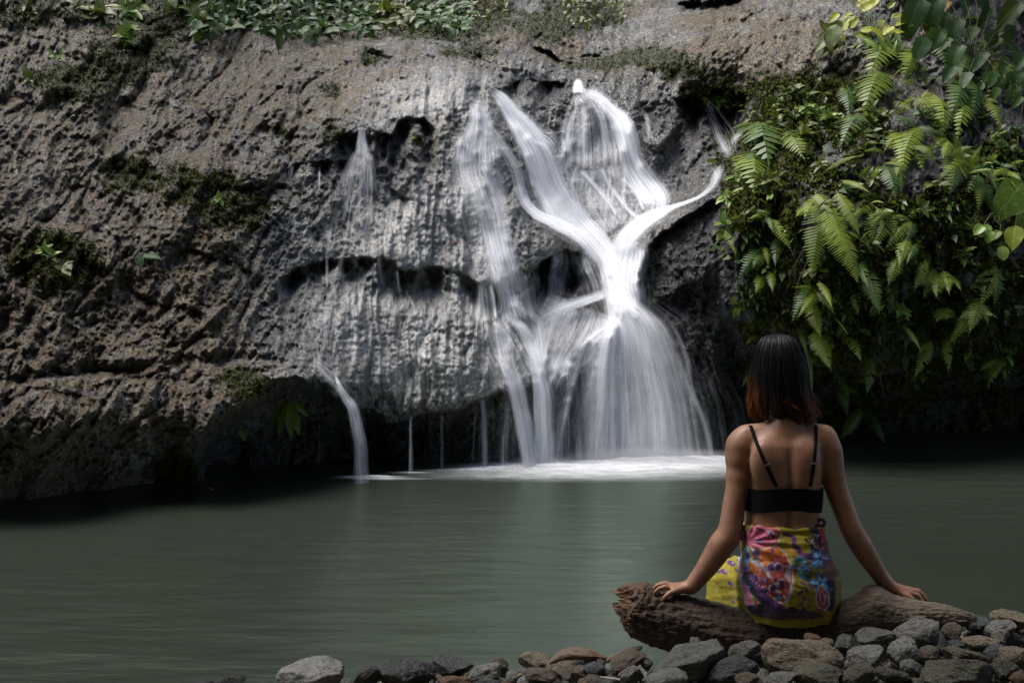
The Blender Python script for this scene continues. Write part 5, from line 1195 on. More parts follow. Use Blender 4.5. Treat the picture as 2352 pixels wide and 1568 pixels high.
L_BROAD = leaf_mat('broad_leaf', (.014,.042,.010), (.040,.085,.020), .5, .22, True, .3)
L_PALE = leaf_mat('pale_heart_leaf', (.11,.20,.03), (.22,.31,.06), .38, .3)
L_DEAD = leaf_mat('dead_leaf', (.16,.055,.015), (.36,.14,.04), .6, .2)
L_GOLD = leaf_mat('golden_leaf', (.30,.17,.02), (.42,.26,.03), .5, .2)
t = NT('stem'); t.set(Base_Color=(.05,.07,.02), Roughness=.6); M_STEM = t.m
t = NT('root_brown'); t.set(Base_Color=(.06,.04,.025), Roughness=.8); M_ROOT = t.m
def leaf_profile(kind, s):
    if kind == 'ovate': return np.sin(math.pi*np.clip(s, 0, 1)**.75)**.85*.34*(1-.25*s)
    if kind == 'lance': return np.sin(math.pi*s**.85)**.9*.15
    if kind == 'heart': return np.where(s < .12, .30*np.sqrt(np.clip(s/.12, 0, 1)), .30*np.clip((1-s)/.88, 0, 1)**.62+.10*np.sin(math.pi*s))
    if kind == 'round': return np.sqrt(np.clip(1-(2*s-1)**2, 0, 1))*.40
    return np.sin(math.pi*s)*.2
def leaf_verts(kind, n=9, fold=.25, droop=.35, wav=.03, seed=0):
    """leaf along +X from 0 to 1, blade in XY, face towards +Z"""
    s = np.linspace(0, 1, n); w = leaf_profile(kind, s); w[0] = max(w[0], .01); w[-1] = .004
    V = []; lu = []
    for k in range(n):
        zc = -droop*s[k]**1.8
        for uu in (-1, -.5, 0, .5, 1):
            V.append((s[k], uu*w[k], zc+abs(uu)*w[k]*fold+wav*math.sin(s[k]*14+uu*2+seed)*abs(uu))); lu.append(abs(uu))
    return np.array(V), grid_faces(n, 5), np.array(lu)
LEAFM = {}
def leaf_mesh(kind, var):
    if (kind, var) not in LEAFM:
        v, f, lu = leaf_verts(kind, 9 if kind != 'small' else 5, .15+.12*(var % 3), .12+.16*(var % 4), .02, var)
        me = np_mesh('leaf', v, f); attr_f(me, 'lu', lu); attr_f(me, 'rnd', np.full(len(v), 0.0)); LEAFM[(kind, var)] = me
    return LEAFM[(kind, var)]
def frame_from(xdir, up):
    x = Vector(xdir).normalized(); z = Vector(up)-x*Vector(up).dot(x)
    if z.length < 1e-4: z = x.orthogonal()
    z.normalize(); return Matrix((x, z.cross(x), z)).transposed()
def put_leaf(parent, base, tip, mat, kind='ovate', up=None, name='leaf', wide=1.0):
    d = Vector(tip)-Vector(base); L = d.length; me = leaf_mesh(kind, random.randrange(6))
    o = bpy.data.objects.new(name, me); C.objects.link(o)
    if not me.materials: me.materials.append(mat)
    o.material_slots[0].link = 'OBJECT'; o.material_slots[0].material = mat
    up = up or Vector((random.uniform(-.4, .4), -.75, .75+random.uniform(-.3, .3)))
    Mx = frame_from(d, up).to_4x4(); Mx.translation = Vector(base)
    Mx = Mx @ Matrix.Diagonal((L, L*wide, L, 1))
    if parent: o.parent = parent; o.matrix_parent_inverse = Matrix.Translation(-Vector(parent.location))
    o.matrix_basis = Mx; return o
def tube(name, pts, r0, r1, mat, parent, na=5):
    pts = [Vector(p) for p in pts]; V, Fc = [], []
    for k, p in enumerate(pts):
        tg_ = (pts[min(k+1, len(pts)-1)]-pts[max(k-1, 0)]).normalized(); a = tg_.orthogonal().normalized(); b = tg_.cross(a); r = r0+(r1-r0)*k/(len(pts)-1)
        for m in range(na): V.append(tuple(p+(a*math.cos(2*math.pi*m/na)+b*math.sin(2*math.pi*m/na))*r))
    for k in range(len(pts)-1):
        for m in range(na): Fc.append((k*na+m, (k+1)*na+m, (k+1)*na+(m+1) % na, k*na+(m+1) % na))
    return link(name, np_mesh(name, np.array(V), np.array(Fc)), parent, mat)
# ---- ferns: every frond is a part, its leaflets are cut along both sides of the stalk
def frond(parent, base, tip, mat, wid=.16, sag=.12, n=26, up=None, droop=.25, gap=.82):
    base = Vector(base); tip = Vector(tip); L = (tip-base).length
    up = Vector(up) if up else Vector((random.uniform(-.3, .3), -.8, .5)); Mx = frame_from(tip-base, up); xd, yd, zd = Mx.col[0], Mx.col[1], Mx.col[2]
    V, Fc, rn, lu = [], [], [], []; rr_ = random.random()
    def pt(s): return base+(tip-base)*s+zd*(sag*L*math.sin(math.pi*s))
    for k in range(14):                                   # stalk
        s = k/13; p = pt(s); w = .004*(1-s*.8)
        V += [tuple(p-yd*w), tuple(p+yd*w)]; rn += [rr_, rr_]; lu += [0, 0]
        if k: q = len(V); Fc.append((q-4, q-3, q-1, q-2))
    for k in range(n):
        s = .08+.92*(k+.5)/n; p = pt(s); tg_ = (pt(min(s+.02, 1))-pt(s-.02)).normalized(); pl = L*wid*(math.sin(math.pi*min(1, s*.90+.16))**.8)*(1.08-.75*max(0, s-.45))
        hw = L/n*.5*gap
        for sg in (-1, 1):
            if random.random() < .035: continue
            d = (yd*sg*.96+tg_*.28-zd*droop*random.uniform(.6, 1.4)).normalized(); q = len(V); j = random.uniform(.85, 1.1)
            mid = p+d*pl*.55*j; end = p+d*pl*j-zd*droop*pl*.45
            V += [tuple(p-tg_*hw*.8), tuple(p+tg_*hw*.8), tuple(mid+tg_*hw*.95), tuple(mid-tg_*hw*.75), tuple(end+tg_*hw*.1), tuple(end-tg_*hw*.1)]
            Fc += [(q, q+1, q+2, q+3), (q+3, q+2, q+4, q+5)]; v_ = rr_+random.uniform(-.08, .08); rn += [v_]*6; lu += [1]*6
    me = np_mesh('frond', np.array(V), np.array(Fc), False); attr_f(me, 'rnd', np.abs(rn)); attr_f(me, 'lu', lu)
    return link('frond', me, parent, mat)
k2 = lambda x, y: (1176+x*.5, y*.5)
k5 = lambda x, y: (1470+x*.3906, 428.75+y*.3906)
def fern(tr, items, label, mat=None, off=.05, out=.30, group='ferns on the right bank'):
    x0, y0 = tr(*items[0][0]); f0 = empty('fern', cliffP(x0, y0, 0), label, 'fern', group)
    for it in items:
        (bx_, by_), (tx, ty) = tr(*it[0]), tr(*it[1]); o = it[2] if len(it) > 2 else {}
        b = cliffP(bx_, by_, off); D = b.y-o.get('out', out)*random.uniform(.7, 1.1); tipp = P(tx, ty, min(D, float(smoothD(tx, ty))-.05))
        frond(f0, b, tipp, o.get('mat', mat or L_FERN), o.get('wid', .17), o.get('sag', .10), o.get('n', 26), None, o.get('droop', .25), o.get('gap', .82))
    return f0
fern(k2, [((1420,930),(1368,1300),dict(wid=.15)),((1430,960),(1596,1330),dict(wid=.20,n=34)),((1440,930),(1540,1180),dict(wid=.20)),((1400,925),(1340,1010),dict(wid=.2,n=18)),((1480,890),(1600,1090),dict(wid=.17)),((1400,900),(1480,990),dict(wid=.25,n=20)),((1440,1000),(1560,1200),dict(wid=.22)),((1380,960),(1300,1000),dict(wid=.2,n=16))], 'biggest bright green fern, spreading in the middle of the right bank')
fern(k2, [((1620,1200),(1690,1450),dict(wid=.16)),((1590,1180),(1640,1330),dict(wid=.14))], 'fern frond hanging below right of the biggest bright fern', L_FDARK)
fern(k5, [((1000,640),(1065,900),dict(wid=.17)),((1030,820),(1125,1090),dict(wid=.20,n=30)),((1060,540),(1132,722),dict(wid=.12))], 'long hanging fern just right above the woman\'s head')
fern(k5, [((945,850),(1010,1265),dict(wid=.09,n=34)),((930,800),(985,1010),dict(wid=.10))], 'thin drooping fern along the right side of the woman\'s hair', L_FDARK)
fern(k5, [((1215,850),(1305,1035),dict(wid=.16)),((1120,740),(1225,870),dict(wid=.03,n=10))], 'small fern on a long stalk hanging over the dark hollow')
fern(k5, [((1160,1050),(1235,1255),dict(wid=.14,mat=L_FDARK)),((1350,960),(1330,1235),dict(wid=.16,mat=L_FDARK))], 'pair of dark fern fronds hanging lowest in the shade')
fern(k5, [((1525,805),(1655,975),dict(wid=.10,n=22))], 'single bright frond jutting out over the dark hollow at the right')
fern(k5, [((1545,290),(1520,480),dict(wid=.17)),((1600,330),(1560,470),dict(wid=.1,mat=L_FDARK))], 'short fern hanging right of the biggest bright fern')
fern(k5, [((765,500),(780,625),dict(wid=.16,n=16)),((715,520),(680,630),dict(wid=.2,n=12)),((820,300),(795,480),dict(wid=.14,mat=L_FDARK)),((700,400),(660,480),dict(wid=.2,n=12,mat=L_FDARK))], 'small ferns dangling left of the biggest bright fern')
fern(k2, [((1765,735),(1785,905),dict(wid=.16)),((1800,740),(1760,820),dict(wid=.2,n=12))], 'fern with one broad pale frond hanging straight down mid bank')
fern(k2, [((1815,690),(1958,800),dict(wid=.16,sag=.3)),((1700,720),(1610,700),dict(wid=.12))], 'fern with one frond arching to the right, mid bank')
fern(k2, [((2065,810),(2025,595),dict(wid=.17,sag=.04,out=.15)),((2075,810),(2165,655),dict(wid=.13,out=.15)),((2060,815),(2100,720),dict(wid=.14,out=.1)),((2070,815),(2220,780),dict(wid=.1,n=16))], 'upright pale fern with two tall fronds near the right edge')
fern(k2, [((1790,480),(1955,580),dict(wid=.20,sag=.3,n=18,gap=.5)),((1760,560),(1850,430),dict(wid=.38,n=9,gap=.35)),((1740,480),(1850,520),dict(wid=.2,n=14,gap=.5))], 'fern with widely spaced arching leaflets on the upper right bank')
fern(k2, [((1450,800),(1605,715),dict(wid=.10)),((1585,845),(1655,755),dict(wid=.15,n=16)),((1640,840),(1690,760),dict(wid=.18,n=14)),((1500,845),(1650,890),dict(wid=.10))], 'cluster of small slanting ferns above the biggest bright fern')
fern(k2, [((2175,850),(2325,880),dict(wid=.07,mat=L_YEL,sag=.25)),((2260,770),(2360,740),dict(wid=.2)),((2280,800),(2200,810),dict(wid=.2,n=12)),((2250,800),(2340,830),dict(wid=.18))], 'spreading fern at the right edge with a yellowing frond')
fern(k2, [((2085,265),(2050,400),dict(wid=.13,mat=L_FDARK)),((2120,260),(2110,350),dict(wid=.18,n=14,mat=L_FDARK))], 'dark fern hanging under the broad leaves in the upper right')
fern(k2, [((1735,390),(1815,305),dict(wid=.13)),((1790,410),(1850,365),dict(wid=.2,n=14)),((1870,360),(1910,300),dict(wid=.14,mat=L_FDARK))], 'small fern below the yellow-green leaves in the upper right')
fern(k5, [((1650,420),(1610,620),dict(wid=.14)),((1700,480),(1660,660),dict(wid=.16)),((1730,500),(1740,660),dict(wid=.2)),((1760,480),(1820,640),dict(wid=.18)),((1790,500),(1890,620),dict(wid=.16)),((1680,520),(1600,600),dict(wid=.2,n=14))], 'bushy pale fern clump low on the right bank', L_FERN)
fern(k5, [((1760,700),(1740,800),dict(wid=.25,n=12)),((1780,700),(1800,790),dict(wid=.25,n=12))], 'tiny pale fern below the bushy clump on the right bank')
# ---- broad leaved plants at the right edge
def leafplant(name, label, cat, base, leaves, mat, kind, stem=True, group=None, out=.25, wide=1.0, tr=k2, Dfix=None, grow=1.0):
    bx_, by_ = tr(*base); e = empty(name, cliffP(bx_, by_, 0), label, cat, group); bp = cliffP(bx_, by_, .03)
    for it in leaves:
        (ax, ay), (tx, ty) = tr(*it[0]), tr(*it[1]); D = min(float(smoothD(ax, ay)), float(smoothD(tx, ty)))-out*random.uniform(.6, 1.2)
        if Dfix: D = Dfix-random.uniform(0, .08)
        tx, ty = ax+(tx-ax)*grow, ay+(ty-ay)*grow
        a = P(ax, ay, D); b = P(tx, ty, D-.05); mm = it[2] if len(it) > 2 else mat
        put_leaf(e, a, b, mm, it[3] if len(it) > 3 else kind, wide=wide)
        if stem: tube('stem', [bp, bp.lerp(a, .5)+Vector((0, -.05, .08)), a], .006, .003, M_STEM, e)
    return e
leafplant('broad_leaf_plant', 'tall plant with big dark pointed leaves in the upper right corner', 'plant', (2120,300),
 [((1880,-10),(1800,160)),((1955,-10),(1905,155)),((2060,-60),(2095,78)),((2050,85),(2020,208)),((1965,140),(1895,250)),((2130,120),(2085,200)),((2065,205),(2005,310)),((2330,10),(2235,125),L_MID),((2160,260),(2110,330)),((2225,330),(2190,400)),((2000,0),(1950,70),L_GOLD),((2010,170),(1950,230)),((1900,170),(1850,290)),((2240,170),(2170,225)),((2290,200),(2330,290)),((2260,260),(2250,340)),((2330,60),(2400,150)),((2200,40),(2150,120)),((2130,-30),(2210,70)),((2280,110),(2300,200)),((2360,250),(2300,330)),((2180,140),(2240,240)),((2030,300),(1980,380)),((1840,60),(1790,120)),((2100,330),(2060,410)),((2340,330),(2290,400)),((2390,20),(2350,140)),((2180,240),(2140,300)),((2000,60),(1985,150))], L_BROAD, 'heart', wide=.82)
leafplant('shade_plant', 'dark plant with small oval leaves below the tall broad-leaved plant', 'plant', (2260,420),
 [((2200+random.uniform(-110,130),340+random.uniform(-60,110)),)*1+((2200,400),) for _ in range(0)] + [((a,b),(a+random.uniform(-40,40),b+random.uniform(35,70))) for a, b in [(2200,330),(2250,350),(2300,330),(2230,400),(2290,410),(2330,390),(2180,290),(2320,280),(2160,380),(2340,440),(2270,300)]], L_DARK, 'ovate')
leafplant('heart_leaf_plant', 'plant with pale heart-shaped leaves at the right edge, mid height', 'plant', (2360,900),
 [((2345,835),(2248,998)),((2380,870),(2320,975)),((2312,1035),(2298,1150),L_YEL,'ovate'),((2360,985),(2335,1065)),((2300,800),(2360,850))], L_PALE, 'heart', wide=1.15)
leafplant('round_leaf_plant', 'small plant with round leaves hanging over the dark hollow at the right', 'plant', (2200,1010),
 [((2165,1035),(2130,1062)),((2185,1030),(2178,1078)),((2200,1060),(2190,1105)),((2248,1130),(2262,1190)),((2240,1060),(2215,1085)),((2270,1160),(2240,1180))], L_PALE, 'round')
leafplant('yellow_leaf_plant', 'plant with bright yellow-green leaves against the grey rock, upper right', 'plant', (1660,190),
 [((a,b),(a+dx,b+dy)) for a,b,dx,dy in [(1560,60,-22,14),(1580,30,30,-26),(1600,55,40,-34),(1640,40,30,-34),(1560,20,-16,-30),(1545,110,16,-26),(1510,150,20,-44),(1545,130,28,-30),(1600,150,46,-30),(1570,165,50,-16),(1690,90,10,26),(1740,85,46,-18),(1770,70,36,10),(1810,95,-30,12),(1620,20,20,-24),(1660,20,16,-20),(1525,195,-18,-40),(1590,10,22,-20),(1700,160,60,-20),(1650,130,40,30),(1750,120,-30,22),(1500,60,-24,20),(1725,40,22,-22)]], L_YEL, 'ovate', grow=1.7)
leafplant('strap_leaf_plant', 'grassy plant with narrow bright leaves under the yellow-green leaves', 'plant', (1640,240),
 [((1660+i*9,240),(1600+i*16,165+8*math.sin(i*2.1)*3)) for i in range(14)]+[((1500+i*20,225),(1520+i*22,190+(i%3)*8)) for i in range(8)], L_PALE, 'lance', False)
leafplant('leafy_sprig', 'leafy sprig at the left of the yellow-green plant, over a rock hollow', 'plant', (1440,180),
 [((1450+random.uniform(-40,60),130+random.uniform(-40,80)),(1440+random.uniform(-60,70),170+random.uniform(-30,70))) for _ in range(22)], L_MID, 'ovate', False)
# ---- herbs scattered over the right bank
herb_pts = [(1280,450,'tall slender herb on the left edge of the bank, nearest the waterfall',30,L_MID),(1370,540,'herb with narrow pale leaves beside the tall slender herb',22,L_PALE),(1620,440,'dense herb with upright leaves on top of the bank',34,L_MID),(1680,560,'dense green herb patch below the top of the bank',36,L_MID),
 (1210,560,'low herb beside the upper right stream',16,L_MID),(1240,700,'low herb on the moss near the right arm of the stream',22,L_MID),(1010,840,'little bright herb at the edge of the right arm of the stream',14,L_PALE),(1300,640,'bushy herb in the left part of the bank',28,L_MID),(1160,860,'mossy herb below the right arm of the stream',18,L_MID),(1000,1040,'tiny herb on the dark rock below the right arm',9,L_PALE),
 (1080,1260,'tiny pale sprig left of the dangling ferns',7,L_PALE),(1660,1030,'sprig with pale leaves right of the biggest fern',14,L_PALE),(1640,1130,'narrow-leaved sprig among the hanging fronds',18,L_MID),(1900,1000,'low herb at the right foot of the bank top',14,L_MID),(1500,620,'herb in the middle of the bank top',18,L_MID),(1960,900,'low leafy herb near the upright pale fern',16,L_MID),
 (2120,1320,'sprig hanging in the dark at the right edge',10,L_MID),(1040,1420,'tiny sprig low on the dark rock, left of the woman\'s head',7,L_PALE),(1900,1250,'small leafy tuft left of the bushy fern clump',14,L_MID),(2080,1490,'heart leaf sprig low in the right shadow',6,L_PALE),(1800,320,'herb between the broad leaves and the yellow leaves',18,L_MID),(1450,560,'pale herb between the two tall herbs',16,L_PALE),(1330,1420,'sprig above the woman\'s head',10,L_MID),(1450,1560,'sprig in the shade right of the woman\'s head',8,L_MID),(1750,1400,'leafy tuft low in the shaded bank',14,L_MID),(2050,1180,'leafy tuft on the right shoulder of the bank',16,L_MID),(1000,940,'small herb where the bank meets the right arm',14,L_PALE),(930,480,'pale sprig over the dark pocket of the upper right stream',9,L_PALE)]
def herb(x, y, label, n, mat, spread=34, name='herb', cat='plant', group='herbs on the right bank', size=(16, 34), kind=None, out=.12):
    e = empty(name, cliffP(x, y, 0), label, cat, group); b0 = cliffP(x, y, .02)
    ns = max(2, n//8)
    for sidx in range(ns):
        tx, ty = x+random.uniform(-spread, spread)*.7, y-random.uniform(.2, 1)*spread; D = float(smoothD(tx, ty))-random.uniform(.3, 1)*out; tp = P(tx, ty, min(D, b0.y))
        tube('stem', [b0, b0.lerp(tp, .5)+Vector((0, -.02, .02)), tp], .003, .0015, M_STEM, e, 4)
        for q in range(n//ns):
            f = random.uniform(.3, 1); p = b0.lerp(tp, f); L = random.uniform(*size)/F*p.y; a = random.uniform(0, 2*math.pi)
            d = Vector((math.cos(a), -.35+.5*random.uniform(-1, .6), math.sin(a)*.8-.12)).normalized()*L
            put_leaf(e, p, p+d, mat, kind or random.choice(['ovate', 'lance', 'ovate']))
    return e
for (x, y, lab, n, mt) in herb_pts: herb(1176+x*.5, y*.5, lab, n, mt)
# small plants that nothing tells apart, all over the bank
for k in range(190):
    x, y = random.uniform(1650, 2345), random.uniform(200, 930)
    if k > 140: x, y = random.uniform(1980, 2345), random.uniform(60, 430)
    elif float(bil(MOSS, np.array(x), np.array(y), GX0, GY0, GS)) < .25: continue
    zone = ('near the top of' if y < 380 else 'halfway up' if y < 620 else 'low on')+' the right bank, '+('on the waterfall side' if x < 1880 else 'in its middle' if x < 2120 else 'towards the right edge')
    if k % 3 == 0:
        f0 = empty('fern', cliffP(x, y, 0), 'small fern '+zone, 'fern', 'small ferns in the bank moss')
        for q in range(random.randint(2, 4)):
            tx, ty = x+random.uniform(-65, 65), y+random.uniform(-25, 105); b = cliffP(x, y, .03); frond(f0, b, P(tx, ty, min(b.y-random.uniform(.1, .25), float(smoothD(tx, ty))-.05)), random.choice([L_FERN, L_FDARK, L_FERN]), random.uniform(.13, .2), .15, 16)
    else: herb(x, y, 'small leafy herb '+zone, random.choice((8, 12, 18)), random.choice([L_MID, L_DARK, L_PALE, L_MID]), random.uniform(18, 40), group='small herbs in the bank moss', size=(9, 26))
# ---- left side and top
herb(500, 466, 'pale sprig growing from the dark moss cushion on the left rock', 7, L_PALE, 16, group='sprigs on the left rock')
herb(112, 595, 'sprig with pale leaves on the low mossy patch at the left', 14, L_PALE, 26, group='sprigs on the left rock')
herb(150, 625, 'dark sprig below the pale sprig on the low mossy patch', 14, L_MID, 26, group='sprigs on the left rock')
leafplant('leaf_pair', 'two big grey-green leaves lying on the bare left rock', 'plant', (322,592), [((318,585),(324,615),L_BROAD),((326,590),(366,584),L_BROAD)], L_BROAD, 'ovate', False, None, .04, tr=lambda a, b: (a, b))
leafplant('spleenwort', 'plant with hanging lance-shaped leaves over the black hollow at the left', 'plant', (662,925), [((656,918),(612,982)),((660,920),(634,1000)),((664,922),(668,1010)),((668,922),(690,1000)),((670,918),(708,955)),((662,915),(650,940)),((672,915),(690,930)),((656,920),(622,952))], L_MID, 'lance', False, None, .22, .85, tr=lambda a, b: (a, b), Dfix=float(smoothD(662, 880))-.38)
leafplant('small_sprig', 'single leaf sprig hanging in the black hollow at the left', 'plant', (555,985), [((556,985),(562,1012)),((552,985),(545,995))], L_MID, 'ovate', False, None, .2, tr=lambda a, b: (a, b), Dfix=float(smoothD(555, 940))-.3)
herb(235, 55, 'broad-leaved clump on the mossy ledge at the top left', 20, L_MID, 40, size=(26, 46), group='plants at the top left', kind='ovate')
herb(300, 40, 'upright pale clump at the top left edge', 24, L_PALE, 50, size=(26, 50), group='plants at the top left', kind='lance')
herb(285, 100, 'bright leaves hanging from the top left ledge', 20, L_PALE, 34, size=(20, 36), group='plants at the top left')
herb(200, 35, 'small clump at the top left, left of the broad-leaved clump', 16, L_MID, 34, group='plants at the top left')
herb(60, 35, 'leafy tuft near the upper left corner', 18, L_MID, 40, group='plants at the top left')
herb(140, 140, 'pale grass tuft on the left rock below the top plants', 9, L_PALE, 20, group='plants at the top left', kind='lance')
herb(62, 190, 'tiny green tuft near the left edge', 7, L_MID, 16, group='plants at the top left')
herb(798, 310, 'little bright green tuft left of the short spout', 10, L_PALE, 12, size=(7, 14), group='tufts by the upper spout')
herb(958, 322, 'little bright green tuft in the dark hollow under the grey dome', 10, L_PALE, 12, size=(7, 14), group='tufts by the upper spout')
herb(1640, 235, 'pale sprig hanging over the dark pocket at the top right of the fall', 9, L_PALE, 14, group='sprigs by the fall')
def shrub(x0, x1, y0, y1, n, mat, label, size=(20, 38), kind='ovate', name='shrub', dens=1.0, out=.5):
    cx, cy = (x0+x1)/2, (y0+y1)/2; e = empty(name, cliffP(cx, y1, 0), label, 'shrub', 'shrubs along the top edge'); b0 = cliffP(cx, y1-10, .02)
    tw = []
    for k in range(9):
        tx, ty = random.uniform(x0, x1), random.uniform(y0, y1); tp = P(tx, ty, float(smoothD(tx, ty))-random.uniform(.15, out)); mid = b0.lerp(tp, .5)+Vector((0, -.1, .1)); tw.append((b0, mid, tp)); tube('branch', [b0, mid, tp], .008, .003, M_ROOT, e, 4)
    for k in range(n):
        x = random.uniform(x0, x1); ym = y1-(y1-y0)*(.15+.85*random.random()); y = ym+10*math.sin(x*.03); p = P(x, y, float(smoothD(x, y))-random.uniform(.05, out)); L = random.uniform(*size)/F*p.y
        d = Vector((random.uniform(-1, 1), random.uniform(-.8, .2), random.uniform(-1, .35))).normalized()*L; put_leaf(e, p, p+d, mat, kind)
    return e
shrub(450,600,-30,84,230,L_DARK,'glossy dark shrub at the top edge, left of the centre')
shrub(590,730,-30,92,250,L_DARK,'glossy dark shrub at the top edge, second from the left')
shrub(720,850,-30,96,250,L_DARK,'glossy dark shrub at the top edge, hanging lowest over the grey dome')
shrub(850,960,-30,58,150,L_MID,'mid-green shrub at the top edge right of the glossy shrubs')
shrub(950,1080,-30,92,200,L_DARK,'dark shrub in shadow at the top edge above the pointed rocks')
shrub(370,470,-30,30,60,L_MID,'small shrub at the top edge beside the brown bank')
shrub(1290,1440,-30,64,130,L_MID,'mossy bush hanging over the dark gully at the top edge',(10,20))
shrub(1085,1180,-30,44,90,L_MID,'small mossy bush at the top edge left of the dark gully',(10,20))
# hanging roots and vines on the bank
for x0, y0, x1, y1, lab in [(1880,480,1818,720,'long bare root hanging down the right bank'),(1840,520,1826,640,'short bare root beside the long hanging root'),(1768,700,1776,770,'thin root just above the woman\'s head'),(2000,800,2030,900,'thin vine in the dark hollow right of the woman'),(2350,60,2330,420,'vine hanging down the right edge')]:
    D = float(smoothD(x1, y1))-.12; a = cliffP(x0, y0, .04); b = P(x1, y1, min(D, a.y)); o = tube('hanging_root', [a, a.lerp(b, .3)+Vector((.05, -.1, .0)), a.lerp(b, .7)+Vector((-.02, -.06, 0)), b], .006, .003, M_ROOT, None); tag(o, lab, 'root', 'roots on the right bank')
# ---- fallen leaves
def fallen(x, y, L, mat, label, group=None, kind='ovate', D=None, z=None, ang=None):
    p = cliffP(x, y, .012) if D is None else P(x, y, D); n = cliff_normal(x, y) if D is None else Vector((0, -.2, 1))
    if z is not None: p.z = z
    a = random.uniform(0, 6.28) if ang is None else ang; d = n.orthogonal().normalized(); d.rotate(Matrix.Rotation(a, 3, n)); o = put_leaf(None, p, p+d*(L/F*p.y), mat, kind, up=n, name='fallen_leaf', wide=1.1); return tag(o, label, 'leaf', group)
fallen(1790,48,20,L_DEAD,'orange dead leaf on the bare rock at the top right','dead leaves on the rock','ovate')
fallen(1185,1552,34,L_GOLD,'yellow fallen leaf on the shoreline stones',None,'heart',shoreD(1185,1545)-.12,None,.6)
fallen(2322,1445,16,L_DEAD,'orange fallen leaf between stones at the right edge',None,'lance',2.98,None,1.2)
dl = [(598,368),(590,826),(1368,272),(1598,120),(430,460),(230,470),(120,380),(60,330),(40,320),(170,215),(245,300),(290,240),(500,236),(326,855),(470,860),(95,640),(30,540),(20,255),(350,330),(720,190),(640,170),(250,140),(130,125),(10,430),(1046,553),(1500,215),(1740,540),(2190,260),(1935,580),(2285,130),(2160,440),(240,620),(400,735),(180,330)]
for k, (x, y) in enumerate(dl): fallen(x, y, random.uniform(10, 17), L_DEAD, 'small orange-brown dead leaf on the '+('upper' if y < 300 else 'middle' if y < 620 else 'lower')+' part of the rock, '+('far left' if x < 280 else 'left of the falls' if x < 1000 else 'beside the falls' if x < 1640 else 'right of the falls'), 'dead leaves on the rock', 'lance')
t = NT('floating_leaf'); t.set(Base_Color=(.16,.07,.03), Roughness=.5); M_FLOAT = t.m
for (x, y) in [(440,1128),(470,1124),(525,1119),(430,1131),(600,1106),(640,1104),(320,1146),(2105,1012),(2200,1008),(2250,1018),(2290,1030),(2180,1020)]:
    D = H*F/(y-784.0); p = P(x, y, D); p.z = .012; o = put_leaf(None, p, p+Vector((.14*random.choice((-1, 1)), random.uniform(-.05, .05), 0)), L_DEAD, 'lance', up=Vector((0, 0, 1)), name='floating_leaf', wide=1.4); tag(o, 'brown dead leaf floating on the dark pool at the foot of the '+('left rock' if x < 1200 else 'right bank'), 'leaf', 'leaves floating on the pool')
# ---- moss tufts (nobody could count them)
def tufts(name, mask_fn, n, label, lmin, lmax, hang, mat, seed):
    r = np.random.default_rng(seed); prob = mask_fn.ravel(); prob = prob/prob.sum(); ix = r.choice(prob.size, n, p=prob)
    x = GXX.ravel()[ix]+r.uniform(-2, 2, n); y = GYY.ravel()[ix]+r.uniform(-2, 2, n); D = cliffD(x, y); p = Pn(x, y, D)
    d = r.normal(size=(n, 3))*.8+np.array([0, -1.0, hang]); d /= np.linalg.norm(d, axis=1)[:, None]; L = r.uniform(lmin, lmax, n)[:, None]
    s = np.cross(d, r.normal(size=(n, 3))); s /= np.linalg.norm(s, axis=1)[:, None]; w = L*r.uniform(.16, .34, (n, 1)); bend = np.array([0, 0, -1.])*L*r.uniform(.1, .5, (n, 1))
    V = np.stack([p, p+d*L*.5+s*w, p+d*L+bend, p+d*L*.5-s*w], 1).reshape(-1, 3); i = np.arange(n)*4; f = np.stack([i, i+1, i+2, i+3], -1)
    me = np_mesh(name, V, f, False); clump = fbm(p*4+seed, 3)*.5+.5; attr_f(me, 'rnd', np.repeat(np.clip(clump*.8+r.uniform(0, .25, n), 0, .98), 4)); attr_f(me, 'lu', np.ones(4*n))
    o = link(name, me, None, mat); return tag(o, label, 'moss', None, 'stuff')
def moss_mat(name, stops):
    t = NT(name); col = t.ramp(t.attr('rnd').outputs['Fac'], stops); t.set(Base_Color=col, Roughness=.9); t.b.inputs['Specular IOR Level'].default_value = .08
    tl = t.new('ShaderNodeBsdfTranslucent'); t.lk(col, tl.inputs['Color']); m = t.new('ShaderNodeMixShader'); m.inputs[0].default_value = .25; t.lk(t.b.outputs[0], m.inputs[1]); t.lk(tl.outputs[0], m.inputs[2]); t.lk(m.outputs[0], t.out.inputs[0]); return t.m
inview = ((GXX > -150) & (GXX < 2500) & (GYY > -120)).astype(float)
M_M1 = moss_mat('bank_moss', [(.15, (.010,.011,.003)), (.45, (.036,.040,.008)), (.7, (.080,.09,.012)), (.95, (.19,.19,.025))])
M_M2 = moss_mat('rock_moss', [(.1, (.016,.013,.003)), (.45, (.042,.038,.006)), (.7, (.062,.070,.009)), (.95, (.12,.12,.016))])
bankm = MOSS**1.5*inview*(GXX > 1600)*(GYY > 180)*(0.25+.75*sstep(1000, 800, GYY))
rockm = MOSS**1.5*inview*np.maximum(GXX < 1640, GYY < 200)
tufts('bank_moss', bankm, 70000, 'moss and tiny herbs covering the right bank', .015, .075, -.15, M_M1, 5)
cov = BANK*inview*(GYY > 120)*(GYY < 960)*(.15+.85*sstep(900, 600, GYY))*sstep(-.12, .3, n1+.6*n2)
tufts('ground_cover', cov, 1600, 'tangle of tiny leaves all over the right bank', .05, .12, -.25, L_MID, 9)
tufts('ground_cover', cov, 2200, 'tangle of dark little leaves all over the right bank', .05, .14, -.3, L_DARK, 10)
tufts('rock_moss', rockm, 36000, 'moss cushions on the left rock and along the top edge', .015, .045, .1, M_M2, 6)
